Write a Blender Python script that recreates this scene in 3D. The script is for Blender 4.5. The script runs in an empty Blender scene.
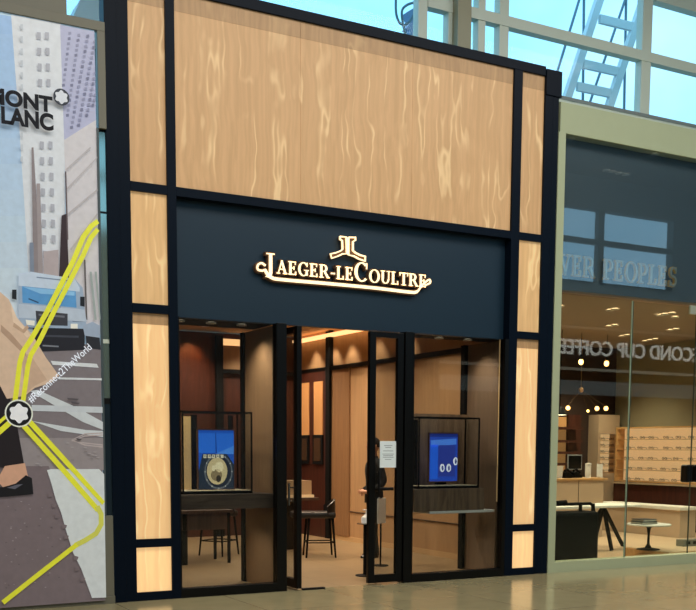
import bpy, bmesh, math, random
from mathutils import Vector, Matrix
random.seed(4)
S = bpy.context.scene
COL = S.collection
PI = math.pi

# ------------------------------------------------------------------ camera
YAW, PIT, ROL, CY, F = .5028620, -.1063230, .005223382, 557.38687, 1030.0
EYE = Vector((-2.945, -10.331256, 1.6))
_fw = Vector((math.sin(YAW)*math.cos(PIT), math.cos(YAW)*math.cos(PIT), math.sin(PIT)))
_r0 = Vector((math.cos(YAW), -math.sin(YAW), 0.0)); _u0 = _r0.cross(_fw)
_rt = _r0*math.cos(ROL)+_u0*math.sin(ROL); _up = _u0*math.cos(ROL)-_r0*math.sin(ROL)
cam = bpy.data.cameras.new('camera'); cam_o = bpy.data.objects.new('camera', cam); COL.objects.link(cam_o)
cam_o.matrix_world = Matrix(((_rt.x, _up.x, -_fw.x, EYE.x), (_rt.y, _up.y, -_fw.y, EYE.y), (_rt.z, _up.z, -_fw.z, EYE.z), (0, 0, 0, 1)))
cam.sensor_width = 36; cam.lens = F/696*36; cam.shift_y = (CY-305)/696; cam.clip_end = 300
S.camera = cam_o

def ray(px, py): return _fw+_rt*((px-348)/F)-_up*((py-CY)/F)
def W(px, py, Y=0.0):                      # photo pixel -> (x, z) on the upright plane at depth Y
    d = ray(px, py); p = EYE+d*((Y-EYE.y)/d.y); return p.x, p.z
def G(px, py, z=0.0):                      # photo pixel -> (x, y) on the level plane at height z
    d = ray(px, py); p = EYE+d*((z-EYE.z)/d.z); return p.x, p.y

def lin(c): return tuple(((v/255)/12.92 if v/255 <= .04045 else ((v/255+.055)/1.055)**2.4) for v in c)+(1.0,)

# ------------------------------------------------------------------ world (sky through the clerestory)
w = bpy.data.worlds.new('sky'); S.world = w; w.use_nodes = True
nt = w.node_tree; nt.nodes.clear()
bg = nt.nodes.new('ShaderNodeBackground'); out = nt.nodes.new('ShaderNodeOutputWorld')
tc = nt.nodes.new('ShaderNodeTexCoord'); nz = nt.nodes.new('ShaderNodeTexNoise'); rp = nt.nodes.new('ShaderNodeValToRGB')
nz.inputs['Scale'].default_value = 3.5; nz.inputs['Detail'].default_value = 5
rp.color_ramp.elements[0].position = .46; rp.color_ramp.elements[0].color = (.44, 1.15, 1.75, 1)
rp.color_ramp.elements[1].position = .68; rp.color_ramp.elements[1].color = (.78, 1.3, 1.7, 1)
nt.links.new(tc.outputs['Generated'], nz.inputs['Vector']); nt.links.new(nz.outputs['Fac'], rp.inputs['Fac'])
nt.links.new(rp.outputs['Color'], bg.inputs['Color']); bg.inputs['Strength'].default_value = 1.0
nt.links.new(bg.outputs[0], out.inputs[0])

# ------------------------------------------------------------------ large lights and exposure
def area(name, loc, rot, sx, sy, e, col):
    l = bpy.data.lights.new(name, 'AREA'); l.shape = 'RECTANGLE'; l.size = sx; l.size_y = sy; l.energy = e; l.color = col
    o = bpy.data.objects.new(name, l); COL.objects.link(o); o.location = loc; o.rotation_euler = rot; return o
area('concourse_fill_light', (3.0, -6.2, 8.85), (0, 0, 0), 16, 5, 1250, (1.0, .95, .86))  # unseen broad fill lamp added high up to light the concourse
S.view_settings.view_transform = 'Standard'; S.view_settings.look = 'None'
S.view_settings.exposure = 0.0; S.view_settings.gamma = 1.0; S.view_settings.use_curve_mapping = False

# ------------------------------------------------------------------ materials
MATS = {}
def mat(name, rgb, rough=.5, metal=0.0, emit=0.0, spec=.5, noise=0.0, nscale=6.0, ecol=None, coat=0.0):
    if name in MATS: return MATS[name]
    m = bpy.data.materials.new(name); m.use_nodes = True; t = m.node_tree; b = t.nodes['Principled BSDF']
    c = lin(rgb); b.inputs['Base Color'].default_value = c
    b.inputs['Roughness'].default_value = rough; b.inputs['Metallic'].default_value = metal
    b.inputs['Specular IOR Level'].default_value = spec; b.inputs['Coat Weight'].default_value = coat
    if emit: b.inputs['Emission Color'].default_value = lin(ecol) if ecol else c; b.inputs['Emission Strength'].default_value = emit
    n = t.nodes.new('ShaderNodeTexNoise'); n.inputs['Scale'].default_value = nscale; n.inputs['Detail'].default_value = 4
    tc = t.nodes.new('ShaderNodeTexCoord'); t.links.new(tc.outputs['Object'], n.inputs['Vector'])
    mr = t.nodes.new('ShaderNodeMapRange'); k = max(noise, .03)
    mr.inputs['To Min'].default_value = 1-k; mr.inputs['To Max'].default_value = 1+k
    t.links.new(n.outputs['Fac'], mr.inputs['Value'])
    vm = t.nodes.new('ShaderNodeVectorMath'); vm.operation = 'SCALE'; vm.inputs[0].default_value = c[:3]
    t.links.new(mr.outputs[0], vm.inputs['Scale']); t.links.new(vm.outputs[0], b.inputs['Base Color'])
    if emit and not ecol: t.links.new(vm.outputs[0], b.inputs['Emission Color'])
    MATS[name] = m; return m

def wood(name, dark, light, streak, emit=0.0, rough=.45, scale=1.0, vert=True, amount=.55):
    """veneer: stretched noise grain plus pale wavy flames"""
    if name in MATS: return MATS[name]
    m = bpy.data.materials.new(name); m.use_nodes = True; t = m.node_tree; b = t.nodes['Principled BSDF']
    N = t.nodes.new; L = t.links.new
    tc = N('ShaderNodeTexCoord'); mp = N('ShaderNodeMapping')
    mp.inputs['Scale'].default_value = (22*scale, 22*scale, 1.0*scale) if vert else (1.0*scale, 22*scale, 22*scale)
    L(tc.outputs['Object'], mp.inputs['Vector'])
    wz = N('ShaderNodeTexNoise'); wz.inputs['Scale'].default_value = 1.6*scale; wz.inputs['Detail'].default_value = 2
    L(tc.outputs['Object'], wz.inputs['Vector'])
    sc = N('ShaderNodeVectorMath'); sc.operation = 'SCALE'; sc.inputs['Scale'].default_value = 2.4
    L(wz.outputs['Color'], sc.inputs[0])
    ad = N('ShaderNodeVectorMath'); ad.operation = 'ADD'; L(mp.outputs[0], ad.inputs[0]); L(sc.outputs[0], ad.inputs[1])
    n1 = N('ShaderNodeTexNoise'); n1.inputs['Scale'].default_value = 1.0; n1.inputs['Detail'].default_value = 3
    L(ad.outputs[0], n1.inputs['Vector'])
    r1 = N('ShaderNodeValToRGB'); r1.color_ramp.elements[0].position = .35; r1.color_ramp.elements[1].position = .68
    r1.color_ramp.elements[0].color = lin(dark); r1.color_ramp.elements[1].color = lin(light)
    L(n1.outputs['Fac'], r1.inputs['Fac'])
    mp2 = N('ShaderNodeMapping'); mp2.inputs['Scale'].default_value = (6.5*scale, 6.5*scale, .55*scale) if vert else (.55*scale, 6.5*scale, 6.5*scale)
    mp2.inputs['Location'].default_value = (3.1, 1.7, .4)
    L(tc.outputs['Object'], mp2.inputs['Vector'])
    sc2 = N('ShaderNodeVectorMath'); sc2.operation = 'SCALE'; sc2.inputs['Scale'].default_value = 1.1; L(wz.outputs['Color'], sc2.inputs[0])
    ad2 = N('ShaderNodeVectorMath'); ad2.operation = 'ADD'; L(mp2.outputs[0], ad2.inputs[0]); L(sc2.outputs[0], ad2.inputs[1])
    n2 = N('ShaderNodeTexNoise'); n2.inputs['Scale'].default_value = 1.0; n2.inputs['Detail'].default_value = 1.0; n2.inputs['Roughness'].default_value = .4
    L(ad2.outputs[0], n2.inputs['Vector'])
    r2 = N('ShaderNodeValToRGB'); r2.color_ramp.interpolation = 'EASE'; e = r2.color_ramp.elements   # thin pale flame lines along one contour
    e[0].position = .46; e[0].color = (0, 0, 0, 1); e[1].position = .56; e[1].color = (0, 0, 0, 1)
    q = e.new(.52); q.color = (amount,)*3+(1,)
    L(n2.outputs['Fac'], r2.inputs['Fac'])
    n3 = N('ShaderNodeTexNoise'); n3.inputs['Scale'].default_value = 2.2*scale; n3.inputs['Detail'].default_value = 1; L(tc.outputs['Object'], n3.inputs['Vector'])
    r3 = N('ShaderNodeMapRange'); r3.inputs['From Min'].default_value = .40; r3.inputs['From Max'].default_value = .62; L(n3.outputs['Fac'], r3.inputs['Value'])
    mm_ = N('ShaderNodeMath'); mm_.operation = 'MULTIPLY'; L(r2.outputs['Color'], mm_.inputs[0]); L(r3.outputs[0], mm_.inputs[1])
    mx = N('ShaderNodeMix'); mx.data_type = 'RGBA'; L(mm_.outputs[0], mx.inputs['Factor'])
    L(r1.outputs['Color'], mx.inputs[6]); mx.inputs[7].default_value = lin(streak)
    L(mx.outputs[2], b.inputs['Base Color']); b.inputs['Roughness'].default_value = rough
    if emit: L(mx.outputs[2], b.inputs['Emission Color']); b.inputs['Emission Strength'].default_value = emit
    MATS[name] = m; return m

def glass(name, tint=(1, 1, 1), k=1.5, base=.03):
    if name in MATS: return MATS[name]
    m = bpy.data.materials.new(name); m.use_nodes = True; t = m.node_tree; t.nodes.clear()
    N = t.nodes.new; L = t.links.new
    o = N('ShaderNodeOutputMaterial'); mix = N('ShaderNodeMixShader'); tr = N('ShaderNodeBsdfTransparent'); gl = N('ShaderNodeBsdfGlossy')
    tr.inputs['Color'].default_value = tint+(1,); gl.inputs['Roughness'].default_value = 0.0
    lw = N('ShaderNodeLayerWeight'); lw.inputs['Blend'].default_value = .5
    pw = N('ShaderNodeMath'); pw.operation = 'POWER'; pw.inputs[1].default_value = 4.0; L(lw.outputs['Facing'], pw.inputs[0])
    ma = N('ShaderNodeMath'); ma.operation = 'MULTIPLY_ADD'; ma.inputs[1].default_value = .6*k; ma.inputs[2].default_value = base*k; ma.use_clamp = True
    L(pw.outputs[0], ma.inputs[0]); L(ma.outputs[0], mix.inputs[0]); L(tr.outputs[0], mix.inputs[1]); L(gl.outputs[0], mix.inputs[2]); L(mix.outputs[0], o.inputs[0])
    MATS[name] = m; return m

def floor_mat(name, c1, c2, joint, sx, sy, rough=.22, spec=.5):
    if name in MATS: return MATS[name]
    m = bpy.data.materials.new(name); m.use_nodes = True; t = m.node_tree; b = t.nodes['Principled BSDF']
    N = t.nodes.new; L = t.links.new
    tc = N('ShaderNodeTexCoord'); br = N('ShaderNodeTexBrick'); br.offset = 0.0
    br.inputs['Scale'].default_value = 1.0; br.inputs['Brick Width'].default_value = sx; br.inputs['Row Height'].default_value = sy
    br.inputs['Mortar Size'].default_value = .006; br.inputs['Mortar Smooth'].default_value = .3
    L(tc.outputs['Object'], br.inputs['Vector'])
    br.inputs['Color1'].default_value = lin(c1); br.inputs['Color2'].default_value = lin(c2); br.inputs['Mortar'].default_value = lin(joint)
    n = N('ShaderNodeTexNoise'); n.inputs['Scale'].default_value = 4; n.inputs['Detail'].default_value = 6; L(tc.outputs['Object'], n.inputs['Vector'])
    mr = N('ShaderNodeMapRange'); mr.inputs['To Min'].default_value = .85; mr.inputs['To Max'].default_value = 1.15; L(n.outputs['Fac'], mr.inputs['Value'])
    vm = N('ShaderNodeVectorMath'); vm.operation = 'SCALE'; L(br.outputs['Color'], vm.inputs[0]); L(mr.outputs[0], vm.inputs['Scale'])
    L(vm.outputs[0], b.inputs['Base Color']); b.inputs['Roughness'].default_value = rough; b.inputs['Specular IOR Level'].default_value = spec
    MATS[name] = m; return m

M = dict(
 navy=mat('navy_metal', (6, 17, 31), .42, 0, spec=.10),
 fascia=mat('navy_fascia', (20, 42, 58), .42, 0, spec=.4),
 black=mat('black_metal', (6, 6, 6), .35, spec=.25),
 blackm=mat('matte_black', (9, 9, 10), .75, spec=.2),
 beige=mat('beige_metal', (150, 146, 120), .45, noise=.04),
 taupe=mat('taupe_frame', (112, 109, 94), .5),
 bulk=mat('bulkhead_paint', (176, 184, 150), .6, noise=.04),
 white=mat('white_paint', (225, 225, 220), .5),
 mullion=mat('window_mullion', (206, 214, 200), .45),
 wall=mat('mall_wall', (150, 148, 132), .7),
 ceil=mat('mall_ceiling', (96, 102, 104), .8),
 cream=wood('cream_wall', (180, 142, 102), (190, 150, 108), (194, 156, 112), rough=.6, amount=.3),
 fabric=mat('taupe_fabric', (134, 108, 82), .85, noise=.06, nscale=60),
 darkwood=wood('dark_walnut', (58, 42, 34), (84, 62, 50), (96, 72, 58), rough=.4),
 slab=wood('grey_walnut_slab', (70, 56, 46), (98, 80, 66), (106, 88, 74), rough=.45, vert=False),
 redwood=wood('red_walnut', (58, 27, 19), (76, 37, 25), (86, 44, 30), rough=.45),
 panelwood=wood('grey_brown_veneer', (96, 76, 58), (128, 104, 80), (150, 124, 98), rough=.5),
 brass=mat('brass', (190, 150, 90), .3, 1.0),
 chrome=mat('chrome', (200, 200, 200), .2, 1.0),
 glow=mat('lamp_glow', (255, 236, 200), .5, 0, 9.0),
 bulb=mat('bulb_glow', (255, 190, 110), .5, 0, 7.0),
 glass=glass('window_glass', (.96, .98, .97), 1.0),
 glassJ=glass('boutique_glass', (.77, .79, .79), .8),
 glassR=glass('reflective_shop_glass', (.92, .95, .9), 1.4),
 glassS=glass('mirrored_transom_glass', (.95, .97, .97), 3.0),
 glassC=glass('case_glass', (.95, .97, .97), .6), glassW=glass('clerestory_glass', (.96, 1, 1), .25),
 leather=mat('black_leather', (20, 19, 20), .4),
 skin=mat('skin', (196, 146, 116), .55),
 suit=mat('black_suit', (13, 13, 15), .8),
 hair=mat('dark_hair', (24, 18, 15), .5),
 cream_front=mat('beige_laminate', (186, 164, 138), .5),
 oak=wood('pale_oak', (188, 146, 92), (206, 164, 108), (214, 174, 120), rough=.4, vert=False),
 olive=mat('olive_wall', (138, 132, 106), .8),
 rdark=mat('dark_brown_wall', (52, 36, 28), .7),
 marble=mat('white_top', (222, 222, 212), .6, spec=.2),
)

# ------------------------------------------------------------------ mesh building
class MB:
    def __init__(s): s.bm = bmesh.new(); s.mi = 0
    def face(s, vs):
        try: f = s.bm.faces.new(vs); f.material_index = s.mi; return f
        except ValueError: return None
    def box(s, x0, x1, y0, y1, z0, z1):
        v = [s.bm.verts.new(p) for p in ((x0,y0,z0),(x1,y0,z0),(x1,y1,z0),(x0,y1,z0),(x0,y0,z1),(x1,y0,z1),(x1,y1,z1),(x0,y1,z1))]
        for f in ((0,3,2,1),(4,5,6,7),(0,1,5,4),(1,2,6,5),(2,3,7,6),(3,0,4,7)): s.face([v[i] for i in f])
        return s
    def prism(s, pts, y0, y1):               # polygon in (x,z), from depth y0 to y1
        a = sum(pts[i][0]*pts[(i+1) % len(pts)][1]-pts[(i+1) % len(pts)][0]*pts[i][1] for i in range(len(pts)))
        if a < 0: pts = pts[::-1]
        A = [s.bm.verts.new((x, y0, z)) for x, z in pts]; B = [s.bm.verts.new((x, y1, z)) for x, z in pts]
        s.face(A); s.face(B[::-1]); n = len(pts)
        for i in range(n): s.face([A[i], B[i], B[(i+1) % n], A[(i+1) % n]])
        return s
    def slab(s, pts, z0, z1):                # polygon in (x,y)
        a = sum(pts[i][0]*pts[(i+1) % len(pts)][1]-pts[(i+1) % len(pts)][0]*pts[i][1] for i in range(len(pts)))
        if a < 0: pts = pts[::-1]
        A = [s.bm.verts.new((x, y, z0)) for x, y in pts]; B = [s.bm.verts.new((x, y, z1)) for x, y in pts]
        s.face(A[::-1]); s.face(B); n = len(pts)
        for i in range(n): s.face([A[i], A[(i+1) % n], B[(i+1) % n], B[i]])
        return s
    def tube(s, pts, r, n=10, closed=False, ref0=None):
        pts = [Vector(p) for p in pts]; R = r if isinstance(r, (list, tuple)) else [r]*len(pts); rings = []
        m = len(pts)
        for i, p in enumerate(pts):
            if closed: d = pts[(i+1) % m]-pts[i-1]
            else: d = pts[min(i+1, m-1)]-pts[max(i-1, 0)]
            d.normalize(); ref = Vector(ref0) if ref0 else Vector((0, 0, 1)) if abs(d.z) < .9 else Vector((0, 1, 0))
            a = d.cross(ref).normalized(); b = d.cross(a)
            rings.append([s.bm.verts.new(p+a*(R[i]*math.cos(2*PI*k/n))+b*(R[i]*math.sin(2*PI*k/n))) for k in range(n)])
        for i in range(m if closed else m-1):
            A, B = rings[i], rings[(i+1) % m]
            for k in range(n): s.face([A[k], A[(k+1) % n], B[(k+1) % n], B[k]])
        if not closed: s.face(rings[0][::-1]); s.face(rings[-1])
        return s
    def bar(s, a, b, wx, wy):                # rectangular bar between two points
        a, b = Vector(a), Vector(b); d = (b-a).normalized(); ref = Vector((0, 1, 0)) if abs(d.y) < .9 else Vector((0, 0, 1))
        u = d.cross(ref).normalized()*wx/2; v = d.cross(u).normalized()*wy/2
        A = [s.bm.verts.new(a+p) for p in (u+v, u-v, -u-v, -u+v)]; B = [s.bm.verts.new(b+p) for p in (u+v, u-v, -u-v, -u+v)]
        s.face(A); s.face(B[::-1])
        for i in range(4): s.face([A[i], B[i], B[(i+1) % 4], A[(i+1) % 4]])
        return s
    def lathe(s, prof, cx=0, cy=0, z=0, n=24):
        rings = []
        for r, h in prof: rings.append([s.bm.verts.new((cx+r*math.cos(2*PI*k/n), cy+r*math.sin(2*PI*k/n), z+h)) for k in range(n)])
        for A, B in zip(rings, rings[1:]):
            for k in range(n): s.face([A[k], A[(k+1) % n], B[(k+1) % n], B[k]])
        s.face(rings[0][::-1]); s.face(rings[-1]); return s
    def ball(s, c, r, n=16, sz=1.0):
        bmesh.ops.create_uvsphere(s.bm, u_segments=n, v_segments=n//2+2, radius=r, matrix=Matrix.Translation(Vector(c)) @ Matrix.Diagonal((1, 1, sz, 1))); return s
    def build(s, name, m, parent=None, bevel=0.0, smooth=False, kind=None):
        me = bpy.data.meshes.new(name)
        bmesh.ops.recalc_face_normals(s.bm, faces=s.bm.faces[:])
        off = Vector((0, 0, 0)); p = parent
        while p is not None: off += p.location; p = p.parent
        bmesh.ops.translate(s.bm, verts=s.bm.verts[:], vec=-off)
        s.bm.to_mesh(me); s.bm.free()
        for mm in (m if isinstance(m, (list, tuple)) else [m]): me.materials.append(mm)
        if smooth:
            for f in me.polygons: f.use_smooth = True
        o = bpy.data.objects.new(name, me); COL.objects.link(o)
        if parent: o.parent = parent
        if bevel:
            b = o.modifiers.new('bevel', 'BEVEL'); b.width = bevel; b.segments = 2; b.limit_method = 'ANGLE'
        if smooth:
            me.set_sharp_from_angle(angle=math.radians(40))
        if kind: o['kind'] = kind
        return o
def B(*a): return MB().box(*a)
def thing(name, label, cat, loc, group=None):
    o = bpy.data.objects.new(name, None); o.empty_display_size = .1; COL.objects.link(o); o.location = loc
    return tag(o, label, cat, group)
def tag(o, label, cat, group=None):
    o['label'] = label; o['category'] = cat
    if group: o['group'] = group
    return o
def struct(o): o['kind'] = 'structure'; return o
def dup(root, loc, label=None, rz=None):
    c = root.copy(); COL.objects.link(c); c.location = loc
    if rz is not None: c.rotation_euler = (0, 0, rz)
    if label: c['label'] = label
    for ch in list(root.children):
        d = ch.copy(); COL.objects.link(d); d.parent = c
        for g in list(ch.children):
            e = g.copy(); COL.objects.link(e); e.parent = d
    return c

def text_mesh(body, m, x, y, z, width=None, height=None, depth=.01, bold=0.0, parent=None, name='lettering', rz=0.0, shear=0.0, align='l'):
    cu = bpy.data.curves.new('t', 'FONT'); cu.body = body; cu.extrude = depth/2; cu.offset = bold; cu.size = 1.0
    to = bpy.data.objects.new('t', cu); COL.objects.link(to)
    bpy.context.view_layer.update()
    me = bpy.data.meshes.new_from_object(to.evaluated_get(bpy.context.evaluated_depsgraph_get()))
    bpy.data.objects.remove(to); bpy.data.curves.remove(cu)
    xs = [v.co.x for v in me.vertices]; ys = [v.co.y for v in me.vertices]
    sx = width/(max(xs)-min(xs)) if width else None; sy = height/(max(ys)-min(ys)) if height else None
    sx = sx or sy; sy = sy or sx
    off = Vector((0, 0, 0)); p = parent
    while p is not None: off += p.location; p = p.parent
    c, sn = math.cos(rz), math.sin(rz); b = max(depth, .0005)
    zs = max(abs(v.co.z) for v in me.vertices) or 1
    for v in me.vertices:
        u, t, q = (v.co.x-min(xs))*sx, (v.co.y-min(ys))*sy, v.co.z/zs*b/2
        u += t*shear
        v.co = Vector((x+u*c, y+(u*sn)-q*c, z+t))-off
    me.materials.clear(); me.materials.append(m)
    o = bpy.data.objects.new(name, me); COL.objects.link(o)
    if parent: o.parent = parent
    return o
#@@STRUCT
# ================================================================== THE SETTING
mfloor = floor_mat('mall_floor_tile', (160, 151, 117), (154, 145, 112), (120, 108, 84), 1.2, 1.2, .16)
jfloor = floor_mat('boutique_floor_tile', (150, 128, 96), (144, 122, 92), (122, 100, 74), .9, .9, .35)
rfloor = floor_mat('optician_floor', (196, 172, 140), (192, 168, 138), (180, 156, 126), 1.5, 1.5, .35)
struct(B(-14, 24, -13.6, .06, -.1, 0).build('floor', mfloor))
struct(B(.2, 5.62, .06, 8, -.1, 0).build('floor_boutique', jfloor))
struct(B(5.62, 13, .06, 8.2, -.1, 0).build('floor_optician', rfloor))
struct(B(-14, 24, -12.2, 1.0, 9.0, 9.2).build('ceiling', M['ceil']))
struct(B(-14.2, -14, -12.2, 1.0, 0, 9).build('wall_light_block_left', M['wall']))  # unseen end wall added to keep sky light out
struct(B(24, 24.2, -12.2, 1.0, 0, 9).build('wall_light_block_right', M['wall']))  # unseen as well, added to close this end against sky light
# far side of the concourse (seen mirrored in the shop glass)
m = MB()
m.box(-14, 24, -12.2, -11.94, 5.0, 6.2); m.box(-14, 24, -12.2, -11.94, 8.15, 9)
m.box(-14, -3, -12.2, -11.94, 6.2, 8.15); m.box(20.05, 24, -12.2, -11.94, 6.2, 8.15)
struct(m.build('wall_opposite', M['ceil']))
struct(B(-14, 12, -12.2, -11.94, 0, 5.0).build('wall_opposite_left', M['ceil']))
struct(B(12, 24, -13.5, -12.2, 5.0, 5.1).build('ceiling_cafe', M['blackm']))
m = MB()
for i, x in enumerate((-.8, 1.45, 3.7, 5.95, 8.2, 10.45, 12.7, 14.95, 17.2)): m.box(x, x+.22, -12.1, -11.95, 6.2, 8.15)
m.box(-3, 20.05, -12.1, -11.95, 7.22, 7.36)
struct(m.build('window_1', mat('dark_mullion', (60, 70, 74), .5)))
struct(B(12, 24, -13.5, -13.3, 0, 5.0).build('wall_cafe', M['blackm']))

# upper wall and clerestory behind the shopfronts
struct(B(-14, -.345, .02, .3, 5.67, 9.0).build('wall_upper', M['taupe']))
struct(B(-14, -1.6, .05, .3, 0, 5.67).build('wall_front', M['taupe']))
CY0 = .8
m = MB()
def vb(px0, px1, py, z0=5.6, z1=9.0, d=.12):
    x0, _ = W(px0, py, CY0); x1, _ = W(px1, py, CY0); m.box(x0, x1, CY0, CY0+d, z0, z1)
vb(418.3, 427.3, 25); vb(499.3, 508.4, 45); vb(642, 651.5, 50); vb(478.5, 485.5, 20); vb(448.5, 456.5, 20)
m.box(4.25, 24, CY0-.01, CY0+.11, 6.955, 7.085)            # transom
m.box(5.6, 24, CY0-.05, CY0+.05, 6.155, 6.19); m.box(5.6, 24, CY0, CY0+.12, 6.05, 6.23)
m.box(8.0, 24, CY0-.02, CY0+.12, 7.78, 9.0)
struct(m.build('window_2', M['mullion']))
struct(B(5.7, 24, CY0-.06, CY0-.055, 6.19, 6.235).build('trim_1', mat('grey_rail', (126, 134, 132), .5)))
x0, _ = W(457, 20, .7); x1, _ = W(470.5, 20, .7)
struct(B(x0, x1, .68, .8, 5.6, 9.0).build('wall_pier', M['beige']))
struct(B(-.6, 24, CY0+.05, CY0+.062, 5.7, 9.0).build('window_3', M['glassW']))
struct(B(5.7, 24, 0, .82, 5.49, 5.852).build('wall_bulkhead', M['bulk']))
# solid shop volumes: back, sides, ceilings
struct(B(.2, .3, .06, 7.2, 0, 5.8).build('wall_boutique_left', M['darkwood']))
struct(B(5.55, 5.68, .1, 8, 0, 5.8).build('wall_boutique_right', M['cream']))
struct(B(.2, 5.6, 7.0, 7.15, 0, 3.6).build('wall_boutique_back', M['redwood']))
struct(B(.2, 5.6, .2, 7.2, 3.62, 3.75).build('ceiling_boutique', mat('boutique_ceiling', (196, 160, 120), .8)))
struct(B(5.68, 13, 6.45, 6.6, 0, 3.72).build('wall_optician_back', M['rdark']))
struct(B(12.8, 13, .1, 6.45, 0, 3.72).build('wall_optician_right', M['olive']))
struct(B(-.1, 24, 1.3, 12, 5.9, 6.0).build('roof', mat('roof_membrane', (150, 150, 150), .9)))
struct(B(5.68, 13, .3, 6.6, 3.72, 3.9).build('ceiling_optician', mat('optician_ceiling', (150, 134, 116), .8)))
struct(B(5.70, 24, .16, .3, 3.62, 5.5).build('wall_spandrel', mat('dark_spandrel', (74, 90, 100), .5)))
struct(B(.2, 5.68, .2, .24, 2.95, 6.1).build('wall_boutique_front', M['blackm']))
#@@OBJ
# ================================================================== THE BOUTIQUE SHOPFRONT
T_, B_, C_, D_, E_, F_, G_, H_ = 6.115, 4.229, 4.138, 3.039, 2.948, .644, .556, .089
XA, XB, XC, XD, XE, XF, XG, XH = 0, .244, .626, .722, 4.981, 5.107, 5.458, 5.669
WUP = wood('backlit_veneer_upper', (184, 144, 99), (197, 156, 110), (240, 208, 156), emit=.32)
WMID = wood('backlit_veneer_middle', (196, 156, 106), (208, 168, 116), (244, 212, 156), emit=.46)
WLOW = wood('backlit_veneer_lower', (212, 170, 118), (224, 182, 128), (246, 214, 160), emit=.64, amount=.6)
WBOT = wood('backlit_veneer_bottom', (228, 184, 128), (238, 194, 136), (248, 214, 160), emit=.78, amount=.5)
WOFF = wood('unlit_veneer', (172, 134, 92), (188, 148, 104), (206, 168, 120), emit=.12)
front = thing('shopfront_surround', 'tall navy metal shopfront framed with glowing pale wood panels around the boutique', 'shopfront', (2.83, 0, 0))
for a, b, y0 in ((XA, .127, -.02), (.127, XB, 0), (XC, XD, 0), (XE, XF, 0), (XG, 5.58, 0), (5.58, XH, -.0)):
    B(a, b, y0, .14, 0, 6.222 if b <= XB else T_ if b < XG else 5.894).build('pilaster_post', M['navy'], front, .003)
B(XB, XG, 0, .14, T_, 6.225).build('cap_beam', M['navy'], front, .004)
B(XG, 5.70, -.015, .14, 5.895, 6.197).build('cap_end', M['navy'], front, .004)
def panelrun(x0, x1):
    for z0, z1 in ((C_, B_), (E_, D_), (G_, F_), (0, H_)): B(x0, x1, 0, .12, z0, z1).build('cross_rail', M['navy'], front, .002)
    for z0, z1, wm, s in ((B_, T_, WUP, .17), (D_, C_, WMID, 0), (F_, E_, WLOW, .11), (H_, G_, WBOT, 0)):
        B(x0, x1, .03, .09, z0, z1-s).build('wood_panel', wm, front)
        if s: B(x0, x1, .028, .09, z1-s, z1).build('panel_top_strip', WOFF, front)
panelrun(XB, XC); panelrun(XF, XG)
for i in range(3):
    x0 = XD+(XE-XD)/3*i
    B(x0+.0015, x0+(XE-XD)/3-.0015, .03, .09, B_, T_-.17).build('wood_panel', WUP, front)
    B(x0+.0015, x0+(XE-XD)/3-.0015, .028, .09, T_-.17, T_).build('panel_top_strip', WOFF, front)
B(XD, XE, 0, .14, C_, B_).build('fascia_rail', M['navy'], front, .002)
B(XD, XE, .12, .2, 2.94, C_).build('fascia_panel', M['fascia'], front)
# windows, mullions, sills
for x0, x1, gl, lab in ((XD, 1.845, (XD, 1.845), 'left'), (3.6, 4.93, (3.6, 4.93), 'right')):
    t = thing('display_window', 'tall fixed display window in black frame %s of the boutique doorway' % lab, 'window', ((x0+x1)/2, 0, 0))
    B(x0-.0, x1+.0, 0, .12, 0, .098).build('sill', M['black'], t, .003)
    f = MB(); f.box(x0, x0+.012, .0, .1, .098, 2.935); f.box(x1-.004, x1+(.05 if lab == 'right' else .004), .0, .1, 0, 2.935); f.build('frame', M['black'], t)
    B(x0+.012, x1-.004, .045, .057, .098, 2.935).build('glass_pane', M['glassJ'], t)
for x0, x1 in ((1.849, 1.961), (3.487, 3.598)):
    B(x0, x1, 0, .13, 0, 2.94).build('door_post', M['black'], front, .003)
# right leaf, closed
t = thing('glass_door', 'closed narrow glass door leaf with black frame and a white notice', 'door', (3.23, .05, 0))
B(3.022, 3.105, .02, .075, .02, 2.92).build('stile', M['black'], t, .004); B(3.395, 3.48, .02, .075, .02, 2.92).build('stile', M['black'], t, .004)
B(3.105, 3.395, .02, .075, .02, .115).build('bottom_rail', M['black'], t); B(3.105, 3.395, .02, .075, 2.86, 2.92).build('top_rail', M['black'], t)
B(3.105, 3.395, .042, .052, .115, 2.86).build('glass_pane', M['glassJ'], t)
x0, z0 = W(379, 489, -.03); x1, z1 = W(393, 489, -.03); zt = W(383, 471, -.03)[1]
h = MB(); h.tube([(x0, -.03, zt), (x0, -.03, z0-.03)], .014); h.tube([(x0, -.03, zt-.03), (x0, .03, zt-.03)], .01); h.tube([(x0, -.03, z0), (x1, -.03, z0)], .02)
h.tube([(x1, -.03, z0), (x1, .03, z0)], .012)
h.build('handle', M['blackm'], t, smooth=True)
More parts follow.
